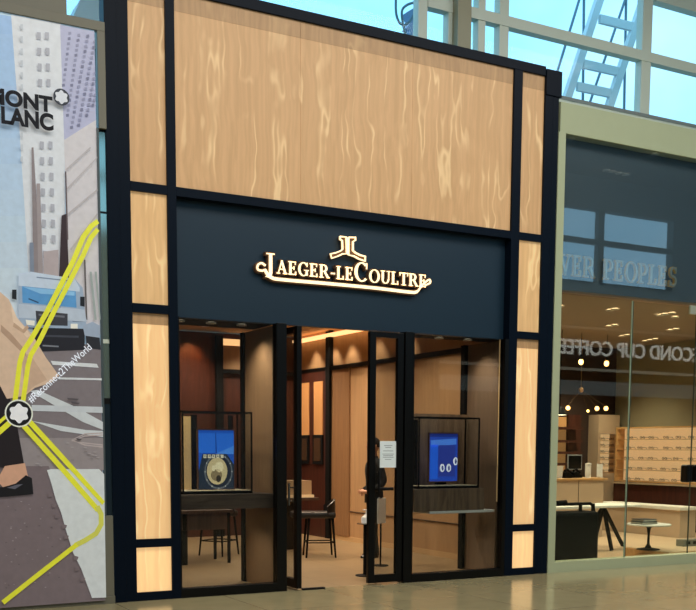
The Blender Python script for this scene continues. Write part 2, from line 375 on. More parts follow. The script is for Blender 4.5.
# left leaf, open inwards
t = thing('glass_door', 'open glass door leaf with black frame swung inwards at left of the entrance', 'door', (2.1, .3, 0))
xp = 2.10
B(xp-.03, xp+.03, -.03, .06, .02, 2.92).build('stile', M['black'], t, .004); B(xp-.03, xp+.03, .72, .80, .02, 2.92).build('stile', M['black'], t, .004)
B(xp-.03, xp+.03, .06, .72, .02, .12).build('bottom_rail', M['black'], t); B(xp-.03, xp+.03, .06, .72, 2.85, 2.92).build('top_rail', M['black'], t)
B(xp-.006, xp+.006, .06, .72, .12, 2.85).build('glass_pane', M['glassJ'], t)
h = MB(); h.tube([(xp-.07, .09, .95), (xp-.07, .09, 1.2)], .014); h.tube([(xp-.07, .09, 1.0), (xp, .09, 1.0)], .008); h.tube([(xp-.07, .09, 1.15), (xp, .09, 1.15)], .008)
h.build('handle', M['chrome'], t, smooth=True)
tag(B(2.14, 2.42, -.05, .0, 0, .022).build('door_stop', M['blackm'], None, .004), 'low black bar door stop on the floor in front of the open door', 'door stop')
# notice on the closed leaf
x0, z1 = W(380, 441, .04); x1, z0 = W(396, 467.5, .04)
t = thing('paper_notice', 'white paper notice taped inside the closed glass door leaf', 'notice', ((x0+x1)/2, .04, z0))
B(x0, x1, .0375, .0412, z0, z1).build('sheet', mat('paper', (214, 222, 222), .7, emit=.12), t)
m = MB(); hw = x1-x0
for k, (fz, fw) in enumerate(((.82, .5), (.75, .36), (.62, .62), (.5, .7), (.44, .6), (.38, .66), (.3, .4))):
    m.box(x0+hw*(.5-fw/2), x0+hw*(.5+fw/2), .0365, .0375, z0+(z1-z0)*fz, z0+(z1-z0)*fz+.006)
m.build('printed_lines', mat('ink_grey', (120, 128, 134), .7), t)

# ------------------------------------------------------------------ serif lettering, built stroke by stroke
def rc(x0, z0, x1, z1): return [(x0, z0), (x1, z0), (x1, z1), (x0, z1)]
def arc(cx, cz, rx, rz, a0, a1, wt, wn, n=14):
    q = []
    for i in range(n):
        a, b = math.radians(a0+(a1-a0)*i/n), math.radians(a0+(a1-a0)*(i+1)/n)
        q.append([(cx+rx*math.cos(a), cz+rz*math.sin(a)), (cx+rx*math.cos(b), cz+rz*math.sin(b)),
                  (cx+(rx-wt)*math.cos(b), cz+(rz-wn)*math.sin(b)), (cx+(rx-wt)*math.cos(a), cz+(rz-wn)*math.sin(a))])
    return q
def glyph(ch, S=.17, N=.075, H=.06):
    if ch == 'J': return .52, [rc(.2, .0, .2+S, 1), rc(.06, 1-H, .5, 1)]+arc(.12, 0, .25, .25, -120, 0, S, N)
    if ch == 'A': return .86, [[(.36, 1), (.47, 1), (.86-.06, 0), (.86-.06-S*1.1, 0)], [(.38, .98), (.44, .86), (.16, 0), (.1, 0)], rc(.22, .3, .62, .3+N), rc(0, 0, .28, H), rc(.52, 0, .86, H)]
    if ch == 'E': return .7, [rc(.08, 0, .08+S, 1), rc(0, 0, .6, N), rc(0, 1-N, .58, 1), rc(.2, .47, .46, .47+N), rc(.6-.06, 0, .62, .26), rc(.53, .76, .59, 1), rc(.42, .38, .48, .64)]
    if ch == 'F': return .64, [rc(.08, 0, .08+S, 1), rc(0, 0, .36, H), rc(0, 1-N, .58, 1), rc(.2, .47, .46, .47+N), rc(.53, .76, .59, 1), rc(.42, .38, .48, .64)]
    if ch == 'G': return .86, arc(.44, .5, .44, .53, 40, 320, S, N)+[rc(.62, .05, .62+S*.9, .42), rc(.5, .4, .86, .4+H), rc(.7, .7, .76, 1.0)]
    if ch == 'C': return .8, arc(.44, .5, .44, .53, 45, 315, S, N)+[rc(.7, .68, .76, 1.0)]
    if ch == 'R': return .84, [rc(.08, 0, .08+S, 1), rc(0, 0, .36, H), rc(0, 1-H, .3, 1), [(.36, .48), (.52, .5), (.84, 0), (.64, 0)], rc(.64, 0, .86, H), rc(.2, 1-N, .4, 1), rc(.2, .45, .4, .45+N)]+arc(.38, .725, .29, .275, -90, 90, S, N)
    if ch == 'P': return .7, [rc(.08, 0, .08+S, 1), rc(0, 0, .36, H), rc(0, 1-H, .3, 1), rc(.2, 1-N, .4, 1), rc(.2, .43, .4, .43+N)]+arc(.38, .715, .29, .285, -90, 90, S, N)
    if ch == 'L': return .66, [rc(.08, 0, .08+S, 1), rc(0, 0, .6, N), rc(0, 1-H, .36, 1), rc(.54, 0, .61, .28)]
    if ch == 'O': return .92, arc(.46, .5, .46, .53, 0, 360, S, N, 28)
    if ch == 'U': return .86, [rc(.1, .3, .1+S, 1), rc(.68, .3, .68+N, 1), rc(0, 1-H, .38, 1), rc(.54, 1-H, .86, 1)]+arc(.425, .33, .325, .35, 180, 360, S*.8, N)
    if ch == 'T': return .76, [rc(.29, 0, .29+S, 1), rc(.18, 0, .58, H), rc(0, 1-N, .76, 1), rc(0, .74, .06, 1), rc(.7, .74, .76, 1)]
    if ch == 'V': return .84, [[(.06, 1), (.06+S*1.1, 1), (.5, 0), (.38, 0)], [(.74, 1), (.68, 1), (.4, .05), (.46, .0)], rc(0, 1-H, .34, 1), rc(.58, 1-H, .86, 1)]
    if ch == 'I': return .36, [rc(.09, 0, .09+S, 1), rc(0, 0, .35, H), rc(0, 1-H, .35, 1)]
    if ch == 'S': return .6, arc(.3, .74, .28, .28, 20, 270, .13, .08)+arc(.3, .27, .3, .29, -160, 90, .14, .09)+[rc(.5, .72, .55, 1), rc(.02, 0, .07, .28)]
    if ch == '-': return .42, [rc(.04, .34, .38, .34+.1)]
    return .4, []
def grow(q, d):
    cx = sum(p[0] for p in q)/len(q); cz = sum(p[1] for p in q)/len(q); o = []
    for x, z in q:
        o.append((x+(d if x > cx else -d), z+(d if z > cz else -d)))
    return o
def serif_text(items, x0, x1, z, y0, y1, m_face, m_back, parent, gap=.09, back=.012, st=None):
    """items: (letter, cap height); fits between x0 and x1"""
    wd = sum((glyph(c)[0]+gap)*h for c, h in items)-gap*items[-1][1]; sx = (x1-x0)/wd; x = x0
    for c, h in items:
        gw, qs = glyph(c, *st) if st else glyph(c)
        fm, bm_ = MB(), MB()
        for q in qs:
            p = [(x+a*h*sx, z+b*h) for a, b in q]
            fm.prism(p, y0, y0+.012)
            if m_back: bm_.prism(grow(p, back), y0+.012, y1)
        o = fm.build('letter', m_face, parent)
        if m_back: bm_.build('letter_return', m_back, o)
        x += (gw+gap)*h*sx
LIT = mat('lit_letter_face', (255, 226, 178), .5, emit=1.25)
BRZ = mat('bronze_return', (112, 82, 58), .4, .6, emit=.10)
sg = thing('shop_sign', 'lit cream serif shop name with emblem and curled underline on the navy fascia', 'sign', (2.75, .12, 3.4))
CH, SH = .205, .142
it = [('J', CH)]+[(c, SH) for c in 'AEGER-LE']+[('C', CH)]+[(c, SH) for c in 'OULTRE']
serif_text(it, 1.735, 3.80, 3.472, .05, .118, LIT, BRZ, sg)
def ribbon(pts, wds, y0, y1, mb):
    P = [Vector((a, b)) for a, b in pts]; n = len(P); Lf = []; Rt = []
    for i in range(n):
        d = (P[min(i+1, n-1)]-P[max(i-1, 0)]).normalized(); k = Vector((-d.y, d.x))*wds[i]/2; Lf.append(P[i]+k); Rt.append(P[i]-k)
    for i in range(n-1): mb.prism([tuple(Lf[i]), tuple(Lf[i+1]), tuple(Rt[i+1]), tuple(Rt[i])], y0, y1)
def smooth(pts, n=6):
    o = []; N = len(pts)
    for i in range(N-1):
        p0, p1, p2, p3 = pts[max(i-1, 0)], pts[i], pts[i+1], pts[min(i+2, N-1)]
        for k in range(n):
            t = k/n
            o.append(tuple(.5*((2*b)+(c-a)*t+(2*a-5*b+4*c-d)*t*t+(-a+3*b-3*c+d)*t**3) for a, b, c, d in zip(p0, p1, p2, p3)))
    return o+[pts[-1]]
def spx(l): return [W(230+x/3.164, 220+y/3.164, .09) for x, y in l]
fl = smooth(spx([(108, 146), (96, 138), (84, 144), (84, 158), (98, 162), (106, 160), (114, 172), (128, 184), (160, 190), (300, 202), (450, 216), (560, 229), (586, 228), (598, 214), (612, 199), (626, 190), (628, 200), (614, 207)]))
a, b = MB(), MB()
wd = [(.02 if min(i, len(fl)-1-i) < 30 else .033) for i in range(len(fl))]
ribbon(fl, wd, .05, .062, a); ribbon(fl, [v+.026 for v in wd], .062, .118, b)
o = a.build('underline', LIT, sg); b.build('underline_return', BRZ, o)
ez = lambda l: [(a, b+.012) for a, b in spx(l)]
lf = ez([(344, 57), (364, 59), (366, 112), (352, 112), (338, 119), (318, 126), (314, 112), (330, 109), (345, 103), (352, 98), (351, 70), (344, 66)])
rg = ez([(371, 60), (393, 60), (393, 69), (385, 73), (385, 102), (394, 109), (408, 116), (424, 120), (424, 135), (404, 128), (388, 119), (371, 115)])
a, b = MB(), MB()
for q in (lf, rg):
    b.prism(q, .075, .118); q2 = q+[q[0]]
    ribbon(q2, [.014]*len(q2), .05, .075, a)
o = a.build('emblem', LIT, sg); b.build('emblem_fill', BRZ, o)

# ================================================================== POSTER
YP = -.03
pw = thing('advertising_poster', 'tall grey framed advertising poster of a city street at left of the boutique', 'poster', (-.85, -.02, 0))
f = MB(); f.box(-1.75, .0, -.05, .02, 5.58, 5.668); f.box(-.076, 0.0, -.05, .02, 4.675, 5.58); f.box(-1.75, -1.67, -.05, .02, .08, 5.58); f.box(-1.75, -.0, -.04, .02, 0, .08); f.box(-.1, -.005, -.03, .02, .08, .9)
f.build('frame', M['taupe'], pw, .003)
B(-.098, -.076, -.045, .02, .9, 4.675).build('edge_trim', mat('grey_edge_trim', (70, 82, 86), .4), pw)
pc = {}
pmats = []
def pm(rgb):
    if rgb not in pc:
        pc[rgb] = len(pmats); pmats.append(mat('print_%d_%d_%d' % rgb, rgb, .35, emit=.22, noise=.13, nscale=16))  # prints emit part of their own colour, brightness added without a lamp behind
    return pc[rgb]
pb = MB(); lay = [0]
def PP(rgb, pts, world=False):
    pb.mi = pm(rgb); lay[0] += 1; y = YP-.00016*lay[0]
    q = pts if world else [W(a, b, YP) for a, b in pts]
    q = [(max(-1.66, min(a, -.098)), b) for a, b in q]
    ar = sum(q[i][0]*q[(i+1) % len(q)][1]-q[(i+1) % len(q)][0]*q[i][1] for i in range(len(q)))
    if ar < 0: q = q[::-1]
    pb.face([pb.bm.verts.new((a, y, b)) for a, b in q])
def PL(rgb, pts, wpx):
    pts = [W(a, b, YP) for a, b in pts]; P = [Vector(p) for p in pts]; n = len(P); w_ = wpx*.0102/2
    Lf, Rt = [], []
    for i in range(n):
        d = (P[min(i+1, n-1)]-P[max(i-1, 0)]).normalized(); k = Vector((-d.y, d.x))*w_; Lf.append(tuple(P[i]+k)); Rt.append(tuple(P[i]-k))
    PP(rgb, Lf+Rt[::-1], True)
def PC(rgb, c, r, n=28, lobes=0, amp=0.0):
    cx, cz = W(c[0], c[1], YP)
    PP(rgb, [(cx+r*.0100*(1+amp*math.cos(lobes*2*PI*k/n))*math.sin(2*PI*k/n), cz+r*.0100*(1+amp*math.cos(lobes*2*PI*k/n))*math.cos(2*PI*k/n)) for k in range(n)], True)
pb.mi = pm((176, 204, 224)); pb.box(-1.67, -.098, YP, .0, .08, 5.58)
for i in range(13):
    u = i/12; c0 = tuple(int(a+(b-a)*u) for a, b in zip((146, 180, 220), (198, 210, 218)))
    PP(c0, [(-60, 8+i*26-(3 if i == 0 else 0)), (34, 8+i*26+(12 if i == 0 else 0)), (34, 34+i*26), (-60, 34+i*26)])
PP((206, 210, 216), [(11, 15), (61, 24), (64, 120), (66, 300), (30, 300), (24, 200), (18, 110)])
PP((170, 172, 200), [(60, 25), (96, 32), (98, 140), (65, 165)])
PP((198, 194, 198), [(64, 140), (97, 120), (100, 335), (80, 320), (68, 300)])
for (xa, ya), (xb, yb) in (((63, 88), (70, 31)), ((67, 118), (79, 33)), ((71, 130), (88, 34)), ((78, 128), (95, 40)), ((86, 118), (96.5, 66)), ((92, 108), (97, 88))):
    nn = int((ya-yb)/5)
    for j in range(nn):
        u = (j+.5)/nn; cx_, cy_ = xa+(xb-xa)*u, ya+(yb-ya)*u
        PP((136, 138, 166) if j % 3 else (112, 114, 142), [(cx_-1.5, cy_-1.3), (cx_+1.3, cy_-1.7), (cx_+1.5, cy_+1.1), (cx_-1.3, cy_+1.5)])
for r_ in range(17):
    y = 36+r_*15.6
    if 85 < y < 135: continue
    for cxx in (38.5+r_*.42, 46.6+r_*.5): PP((164, 166, 176), [(cxx-2, y-3.5), (cxx+2, y-3), (cxx+2, y+4), (cxx-2, y+3.5)])
for r_ in range(12):
    y = 25+r_*12; PP((184, 190, 198), [(20, y), (22.5, y), (22.5, y+5), (20, y+5)])
for pts in ([(66, 190), (97, 158)], [(68, 214), (97, 190)], [(70, 250), (97, 214)], [(66, 170), (90, 148)]): PL((176, 170, 172), pts, 1.3)
PP((132, 122, 124), [(31, 148), (33, 148), (38, 230), (41, 290), (33, 290)])
PP((150, 140, 142), [(36, 184), (39.5, 184), (43, 290), (38, 290)])
PP((120, 130, 148), [(29, 243), (33, 243), (34, 290), (30, 290)])
PP((52, 34, 36), [(61, 216), (66, 214), (69, 290), (58, 290)])
PP((170, 158, 160), [(43, 252), (58, 250), (58, 290), (43, 290)])
PL((90, 84, 84), [(84, 260), (86, 320)], 1.6)
PL((90, 76, 78), [(65, 172), (67, 240)], 1.4)
for x_ in (90, 95): PL((150, 160, 158), [(x_, 272), (x_+5, 320)], 2.2)
PP((122, 114, 118), [(-60, 340), (100, 345), (102, 480), (-60, 480)])
PP((150, 168, 190), [(18, 275), (30, 273), (74, 279), (82, 288), (86, 330), (18, 326)])
PP((188, 202, 220), [(18, 274), (30, 272), (74, 279), (79, 288), (79, 292), (18, 286)])
PP((86, 146, 200), [(21.5, 286.5), (75, 291.5), (76, 308), (22, 303)])
PP((132, 182, 222), [(22, 287), (74, 292), (74, 296), (40, 294)])
PL((44, 70, 104), [(28, 299), (38, 303)], 1.2); PL((44, 70, 104), [(50, 303), (60, 308)], 1.2)
PP((120, 136, 160), [(36, 277), (72, 281), (72, 282.2), (36, 278.2)]); PP((96, 110, 134), [(18, 326), (34, 328), (34, 330), (18, 329)])
PP((210, 220, 232), [(24, 305), (80, 309.5), (80, 311), (24, 306.5)]); PP((108, 122, 146), [(70, 314), (82, 315), (84, 322), (72, 322)]); PP((108, 122, 146), [(21, 308), (32, 309), (32, 318), (22, 317)])
PP((28, 30, 36), [(11.5, 290), (16, 290), (16, 300), (11.5, 299)]); PP((28, 30, 36), [(79.5, 297), (84, 297), (84, 307), (79.5, 306)])
PP((176, 188, 204), [(18, 304), (84, 310), (86, 322), (18, 318)])
PP((58, 58, 66), [(35, 311), (67, 314), (67, 326), (36, 325)]); PP((104, 106, 116), [(38, 314), (64, 316), (64, 318), (38, 316)])
PP((226, 224, 214), [(25, 320), (34, 321), (34, 326), (26, 325)]); PP((226, 224, 214), [(70, 324), (77, 324), (77, 329), (70, 329)])
PP((34, 33, 40), [(32, 328), (84, 329), (84, 350), (36, 352)]); PP((120, 124, 134), [(42, 345), (58, 346), (58, 347.5), (42, 346.5)])
PP((62, 64, 74), [(40, 335), (78, 336), (78, 338), (40, 337)])
PP((150, 164, 184), [(82, 326), (92, 322), (99, 326), (99, 338), (84, 336)]); PP((40, 40, 46), [(85, 336), (99, 338), (100, 350), (86, 348)])
PP((206, 210, 214), [(50, 361), (62, 362), (96, 364), (98, 368), (70, 366), (52, 365)])
PP((204, 208, 212), [(58, 377.5), (101, 378.5), (101, 380.5), (58, 379.5)])
PP((142, 134, 136), [(-60, 438), (104, 438), (104, 470), (-60, 470)])
PP((196, 202, 206), [(29, 391), (37, 390), (75, 407), (103, 422), (103, 430), (82, 422)])
PP((190, 196, 202), [(31, 405), (102, 407), (102, 413), (31, 411)]); PP((198, 204, 208), [(31, 421), (85, 430), (103, 431), (103, 437), (60, 431)])
for rr in (0, 1): PL((176, 164, 164), [(102, 433+rr*2), (84, 434+rr*2), (71, 440+rr), (84, 445-rr*2), (102, 447-rr*2)], 1.3)
PP((116, 104, 108), [(-60, 466), (48, 466), (105, 600), (-60, 612)])
for i in range(46):
    x_, y_ = random.uniform(0, 60), random.uniform(500, 590)
    if x_ < 48+(y_-500)*.4: PP(random.choice([(148, 138, 140), (96, 86, 90), (134, 122, 126)]), [(x_, y_), (x_+1.6, y_+.2), (x_+1.3, y_+1.2), (x_-.3, y_+.9)])
for i in range(26):
    x_, y_ = random.uniform(34, 98), random.uniform(440, 466); PP(random.choice([(160, 152, 154), (126, 118, 120)]), [(x_, y_), (x_+3, y_+.3), (x_+2.4, y_+1), (x_-.6, y_+.7)])
PP((206, 212, 214), [(46, 470), (50, 469), (98, 469), (103, 474), (105, 597), (91, 597.5), (80, 568), (72, 552), (65, 530), (60, 512), (55, 500), (50, 482)])
for i in range(9):                                  # worn edge of the painted stripe
    y_ = 492+i*10.5; xe = 51.5+(y_-493)*.36+random.uniform(-2, 2); PP((116, 104, 108), [(xe-3, y_), (xe+1.8, y_+1.5), (xe+.6, y_+4.5), (xe-3, y_+5)])
for x_, y_, w_ in ((66, 398, 12), (70, 402, 9), (75, 438, 6)): PP((84, 78, 82), [(x_, y_), (x_+w_, y_+1), (x_+w_-2, y_+2.6), (x_+1, y_+1.8)])
PP((34, 28, 32), [(-60, 360), (2, 372), (9, 398), (16, 424), (23, 463), (6, 468), (-14, 466), (-60, 430)])
PP((204, 158, 132), [(4, 466), (24, 463), (27, 476), (16, 483), (2, 487), (-4, 480)])
PP((24, 23, 28), [(-24, 488), (2, 487), (14, 484), (25, 475), (31, 478), (32.5, 494), (8, 496.5), (-24, 498)]); PP((92, 92, 104), [(6, 487.5), (16, 484.5), (22, 484), (14, 489)])
PP((208, 180, 156), [(-60, 240), (-6, 288), (8, 300), (16, 318), (32, 336), (45, 358), (58, 376), (50, 383), (34, 388), (24, 396), (6, 399), (-8, 372), (-60, 372)])
PP((194, 164, 140), [(20, 352), (30, 356), (46, 380), (34, 386), (24, 394)]); PP((222, 196, 172), [(10, 304), (16, 318), (30, 336), (26, 338), (12, 322)])
PP((176, 146, 124), [(0, 325), (10, 334), (24, 350), (26, 358), (12, 344), (0, 332)]); PP((186, 156, 132), [(13, 323), (22, 330), (26, 325), (28, 328), (23, 334), (12, 327)])
YEL = (226, 226, 58)
PL(YEL, [(97, 222), (90, 227), (82, 238), (72, 262), (45, 314), (30, 340), (22, 352), (19, 362), (14, 402)], 4.6)
PL(YEL, [(97, 230), (90, 238), (82, 256), (52, 314), (38, 342), (30, 355), (27, 366), (22, 402)], 4.4)
PL(YEL, [(28, 421), (60, 456), (103, 503)], 5.0); PL(YEL, [(23, 426), (58, 465), (97, 510)], 5.0)
PL((206, 206, 90), [(96, 506), (100, 514), (100, 524), (95, 533), (84, 540), (74, 545)], 5.0)
PL(YEL, [(76, 544), (40, 572), (2, 602)], 4.6); PL(YEL, [(-30, 458), (-4, 434), (12, 420)], 5.0); PL(YEL, [(-30, 446), (-8, 428), (8, 414)], 3.0)
PC((222, 226, 214), (18, 413.5), 13.2); PC((24, 24, 28), (18, 413.5), 11.8); PC((232, 234, 238), (18, 413.5), 8.4, 48, 6, .13)
PC((26, 30, 46), (60.3, 98.5), 7.7); PC((206, 210, 218), (60.3, 98.5), 5.7, 48, 6, .13)
pb.build('printed_poster', pmats, pw)
INK = mat('poster_ink', (12, 15, 28), .8, emit=.0)
yl = YP-.00016*lay[0]-.002
def sans(s, pxr, pyb, h, x0):
    x1, z = W(pxr, pyb, YP); return text_mesh(s, INK, x0, yl, z, width=x1-x0, height=h, depth=.002, bold=.042, parent=pw, name='lettering')
sans('MONT', 51.5, 114.6, .150, -1.104); sans('BLANC', 52.5, 132.8, .160, -1.10)
o = text_mesh('#Reconnect2TheWorld', mat('poster_white_ink', (226, 228, 230), .4, emit=.3), 0, 0, 0, height=.075, depth=.002, bold=.004, name='slogan')
a_ = Vector(W(31, 404, YP)); b_ = Vector(W(91.5, 349.5, YP)); xs = max(v.co.x for v in o.data.vertices); k = (b_-a_).length/xs; an = math.atan2(b_.y-a_.y, b_.x-a_.x)
for v in o.data.vertices:
    u, t = v.co.x*k, v.co.z
    v.co = Vector((a_.x+u*math.cos(an)-t*math.sin(an), yl, a_.y+u*math.sin(an)+t*math.cos(an)))-pw.location
o.parent = pw
# mirror strip between poster and boutique
t = thing('glazed_wall_strip', 'narrow mirror glass wall strip between the poster and the boutique frame', 'wall strip', (-.04, .03, 0))
B(-.074, -.002, .0, .03, .9, 4.675).build('mirror_glass', mat('mirror_strip', (150, 168, 158), .08, .8), t)
for z0, z1, mm in ((2.02, 2.08, 'blackm'), (4.655, 4.675, 'blackm'), (3.88, 3.9, 'black'), (2.62, 2.66, 'mullion')): B(-.074, -.002, -.004, .0, z0, z1).build('reflection_bar', M[mm], t)  # bars drawn in for bands reflected in the mirror strip
B(-.074, -.002, -.003, .0, .9, 2.02).build('dark_reflection_panel', mat('dark_reflection', (26, 40, 50), .15), t)  # dark sheet standing for the dark reflection low in the mirror strip
# ================================================================== INSIDE THE BOUTIQUE
def spot_lamp(name, loc, e, col, ang=120, blend=.8, r=.04, parent=None, aim=None):
    l = bpy.data.lights.new(name, 'SPOT'); l.energy = e; l.color = col; l.spot_size = math.radians(ang); l.spot_blend = blend; l.shadow_soft_size = r
    o = bpy.data.objects.new(name, l); COL.objects.link(o); o.location = loc
    if aim is not None: o.rotation_euler = (Vector(aim)-Vector(loc)).to_track_quat('-Z', 'Y').to_euler()
    if parent: o.parent = parent; o.location = Vector(loc)-parent.location
    return o
WARM = (1.0, .82, .60)
def downlight(loc, label, group, e, r=.05, col=WARM, ang=130, glowm='glow'):
    t = thing('downlight', label, 'downlight', loc, group); x, y, z = loc
    MB().lathe([(r*1.25, -.012), (r*1.25, 0), (r, 0), (r, -.012)], x, y, z, 20).build('trim', M['white'], t, smooth=True)
    MB().lathe([(r*.9, -.008), (r*.9, -.002)], x, y, z, 20).build('lens', M[glowm], t)
    if e: spot_lamp('lamp', (x, y, z-.03), e, col, ang, parent=t)
    return t
def row(first, locs):
    for l in locs: dup(first, l)
struct(B(.3, 1.95, .24, .85, 2.955, 3.0).build('ceiling_display_left', M['blackm']))
struct(B(3.5, 5.5, .24, .62, 2.955, 3.0).build('ceiling_display_right', M['blackm']))
a = downlight((2.9, 2.2, 3.61), 'small round downlight recessed in the warm boutique ceiling', 'boutique ceiling downlights', 195)
row(a, [(4.5, 2.2, 3.61), (2.9, 4.4, 3.61), (4.5, 4.4, 3.61), (3.4, 6.2, 3.61), (4.7, 6.3, 3.61), (1.2, 3.4, 3.61)])
a = downlight((1.26, .45, 2.95), 'small downlight above the left display window', 'left window downlights', 42, .045)
row(a, [(.9, .45, 2.95), (1.62, .45, 2.95)])
a = downlight((4.25, .45, 2.95), 'small downlight above the right display window', 'right window downlights', 34, .045)
row(a, [(4.68, .45, 2.95)])
for y in (3.2, 4.1, 5.0, 5.6, 6.3): spot_lamp('wall_washer', (5.28, y, 3.55), 26, WARM, 70, .6, aim=(5.55, y, 2.3))
spot_lamp('wall_washer', (3.42, 6.68, 3.55), 60, (1.0, .5, .18), 80, .8, aim=(3.42, 7.0, 2.9))
# side wall: rail, seams, corner post, panels
struct(B(5.50, 5.56, .9, 7, 2.93, 3.0).build('trim_2', M['black']))
struct(B(5.535, 5.552, .9, 5.8, .505, .52).build('trim_3', M['darkwood']))
struct(B(5.47, 5.56, 5.68, 5.82, 0, 3.6).build('trim_4', M['blackm']))
struct(B(5.535, 5.552, .9, 5.7, 0, .08).build('baseboard_right', mat('pale_base', (206, 170, 124), .5)))
struct(B(5.52, 5.552, 5.05, 5.68, .08, 2.93).build('wall_panel_recess', wood('tan_panel', (138, 100, 66), (150, 110, 72), (156, 116, 78), rough=.6, amount=.3)))
struct(B(5.5, 5.552, 5.82, 7, 0, 2.93).build('wall_panel_brown', M['redwood']))
struct(B(5.40, 5.548, 3.2, 7, 3.5, 3.545).build('trim_5', mat('cove_glow', (255, 196, 132), .5, emit=1.6)))
for y0, y1, lab in ((6.5, 6.86, 'furthest inside beside the back wall'), (5.96, 6.30, 'nearest to the dark corner post')):
    t = thing('lit_wall_niche', 'tall narrow lit wall niche in brown panelling, the one %s' % lab, 'niche', (5.48, (y0+y1)/2, .8), 'lit niches in the brown panelling')
    B(5.485, 5.5, y0, y1, 1.82, 2.76).build('glow_panel', mat('niche_glow', (190, 136, 82), .6, emit=.2), t)  # panel emits faintly in place of a lamp washing the niche
    B(5.47, 5.5, y0-.02, y1+.02, 1.30, 1.82).build('dark_cabinet', M['blackm'], t); B(5.465, 5.47, y0+.04, y1-.04, 1.36, 1.76).build('cabinet_glass', mat('smoked_glass', (70, 52, 38), .2), t)
# back wall pieces
struct(B(4.0, 4.5, 6.94, 7.0, 2.97, 3.38).build('wall_panel_beige', M['cream']))
struct(B(4.0, 4.5, 6.94, 7.0, 3.39, 3.5).build('trim_6', MATS['cove_glow']))
struct(B(3.88, 4.0, 6.9, 7.0, 0, 3.55).build('trim_7', M['blackm'])); struct(B(3.9, 5.5, 6.92, 7.0, 2.9, 2.97).build('trim_8', M['blackm']))
# display window side panels
for x0, x1, px0, y1, mm, lab in ((1.885, 1.945, 1.86, .98, wood('beige_fabric_panel', (146, 116, 84), (154, 122, 90), (158, 128, 94), rough=.8, amount=.2), 'left'), (4.98, 5.04, 4.93, .86, wood('brown_fabric_panel', (122, 100, 80), (132, 108, 86), (136, 112, 90), rough=.8, amount=.2), 'right')):
    t = thing('window_side_panel', 'tall fabric side panel closing the right side of the %s display window' % lab, 'panel', (x0, .6, 0))
    B(x0, x1, .205, y1, 0, 2.93).build('panel', mm, t); B(px0, x1+.02, y1, y1+.09, 0, 2.93).build('end_post', M['blackm'], t)
    if lab == 'right':
        sx_ = W(499.3, 420, .15)[0]; B(sx_-.012, sx_+.012, .145, .165, .93, 2.94).build('brass_strip', mat('brass_glow', (214, 178, 124), .4, emit=.35), t)
def case(x0, x1, y0, y1, z0, z1, label, lining, backm):
    t = thing('display_case', label, 'display case', ((x0+x1)/2, (y0+y1)/2, z0)); b = .016
    B(x0, x1, y0, y1, z0, z0+.03).build('base', M['blackm'], t, .002)
    B(x0+.02, x1-.02, y0+.02, y1-.02, z0+.03, z0+.036).build('base_lining', mat('pale_lining', (206, 190, 160), .6), t)
    f = MB()
    for x in (x0, x1-b):
        for y in (y0, y1-b): f.box(x, x+b, y, y+b, z0+.03, z1)
    for y in (y0, y1-b): f.box(x0+b, x1-b, y, y+b, z1-b, z1)
    for x in (x0, x1-b): f.box(x, x+b, y0+b, y1-b, z1-b, z1)
    f.build('frame', M['blackm'], t)
    g = MB(); g.box(x0+b, x1-b, y0+.006, y0+.01, z0+.03, z1-b); g.box(x0+.006, x0+.01, y0+b, y1-b, z0+.03, z1-b); g.box(x1-.01, x1-.006, y0+b, y1-b, z0+.03, z1-b)
    g.build('glass_panes', M['glassC'], t)
    if lining: B(x0+.135, x0+.235, y1-.05, y1-.02, z0+.036, z1-.05).build('lit_upright', mat('case_light', (196, 160, 104), .5, emit=.5), t); B(x0+.24, x0+.305, y1-.06, y1-.02, z0+.036, z1-.03).build('black_upright', M['blackm'], t); B(x1-.13, x1-.08, y1-.06, y1-.02, z0+.036, z1-.03).build('black_upright', M['blackm'], t)
    else: B(x0+.10, x0+.145, y1-.06, y1-.02, z0+.036, z1-.03).build('black_upright', M['blackm'], t)
    return t
t = tag(B(.735, 1.88, .15, .85, .925, 1.085).build('display_shelf', M['slab'], None, .003), 'thick dark walnut shelf across the left display window', 'shelf')
case(.86, 1.68, .3, .72, 1.085, 1.985, 'glass display case on the dark shelf of the left window', True, None)
t = tag(B(3.72, 4.76, .15, .50, .833, 1.105).build('display_shelf', M['panelwood'], None, .003), 'thick brown veneer shelf across the right display window', 'shelf')
case(3.80, 4.70, .18, .49, 1.105, 1.975, 'glass display case on the brown shelf of the right window', False, None)
x0 = W(412, 460, .76)[0]; x1 = 4.915
tag(B(x0, x1, .745, .79, .833, 2.03).build('backdrop_panel', M['panelwood'], None), 'brown grained wood backdrop panel behind the right display case', 'panel')
tag(B(3.95, 4.925, .15, .79, .80, .832).build('window_ledge', M['marble'], None, .003), 'thin white ledge below the brown shelf of the right window', 'shelf')
downlight((1.45, .5, .925), 'small downlight under the dark walnut shelf of the left window', 'under shelf downlights', 16, .03)
downlight((4.5, .35, .80), 'small added downlight under the thin white ledge of the right window', 'under shelf downlights', 9, .03)  # lamp added to brighten the side panel below the ledge
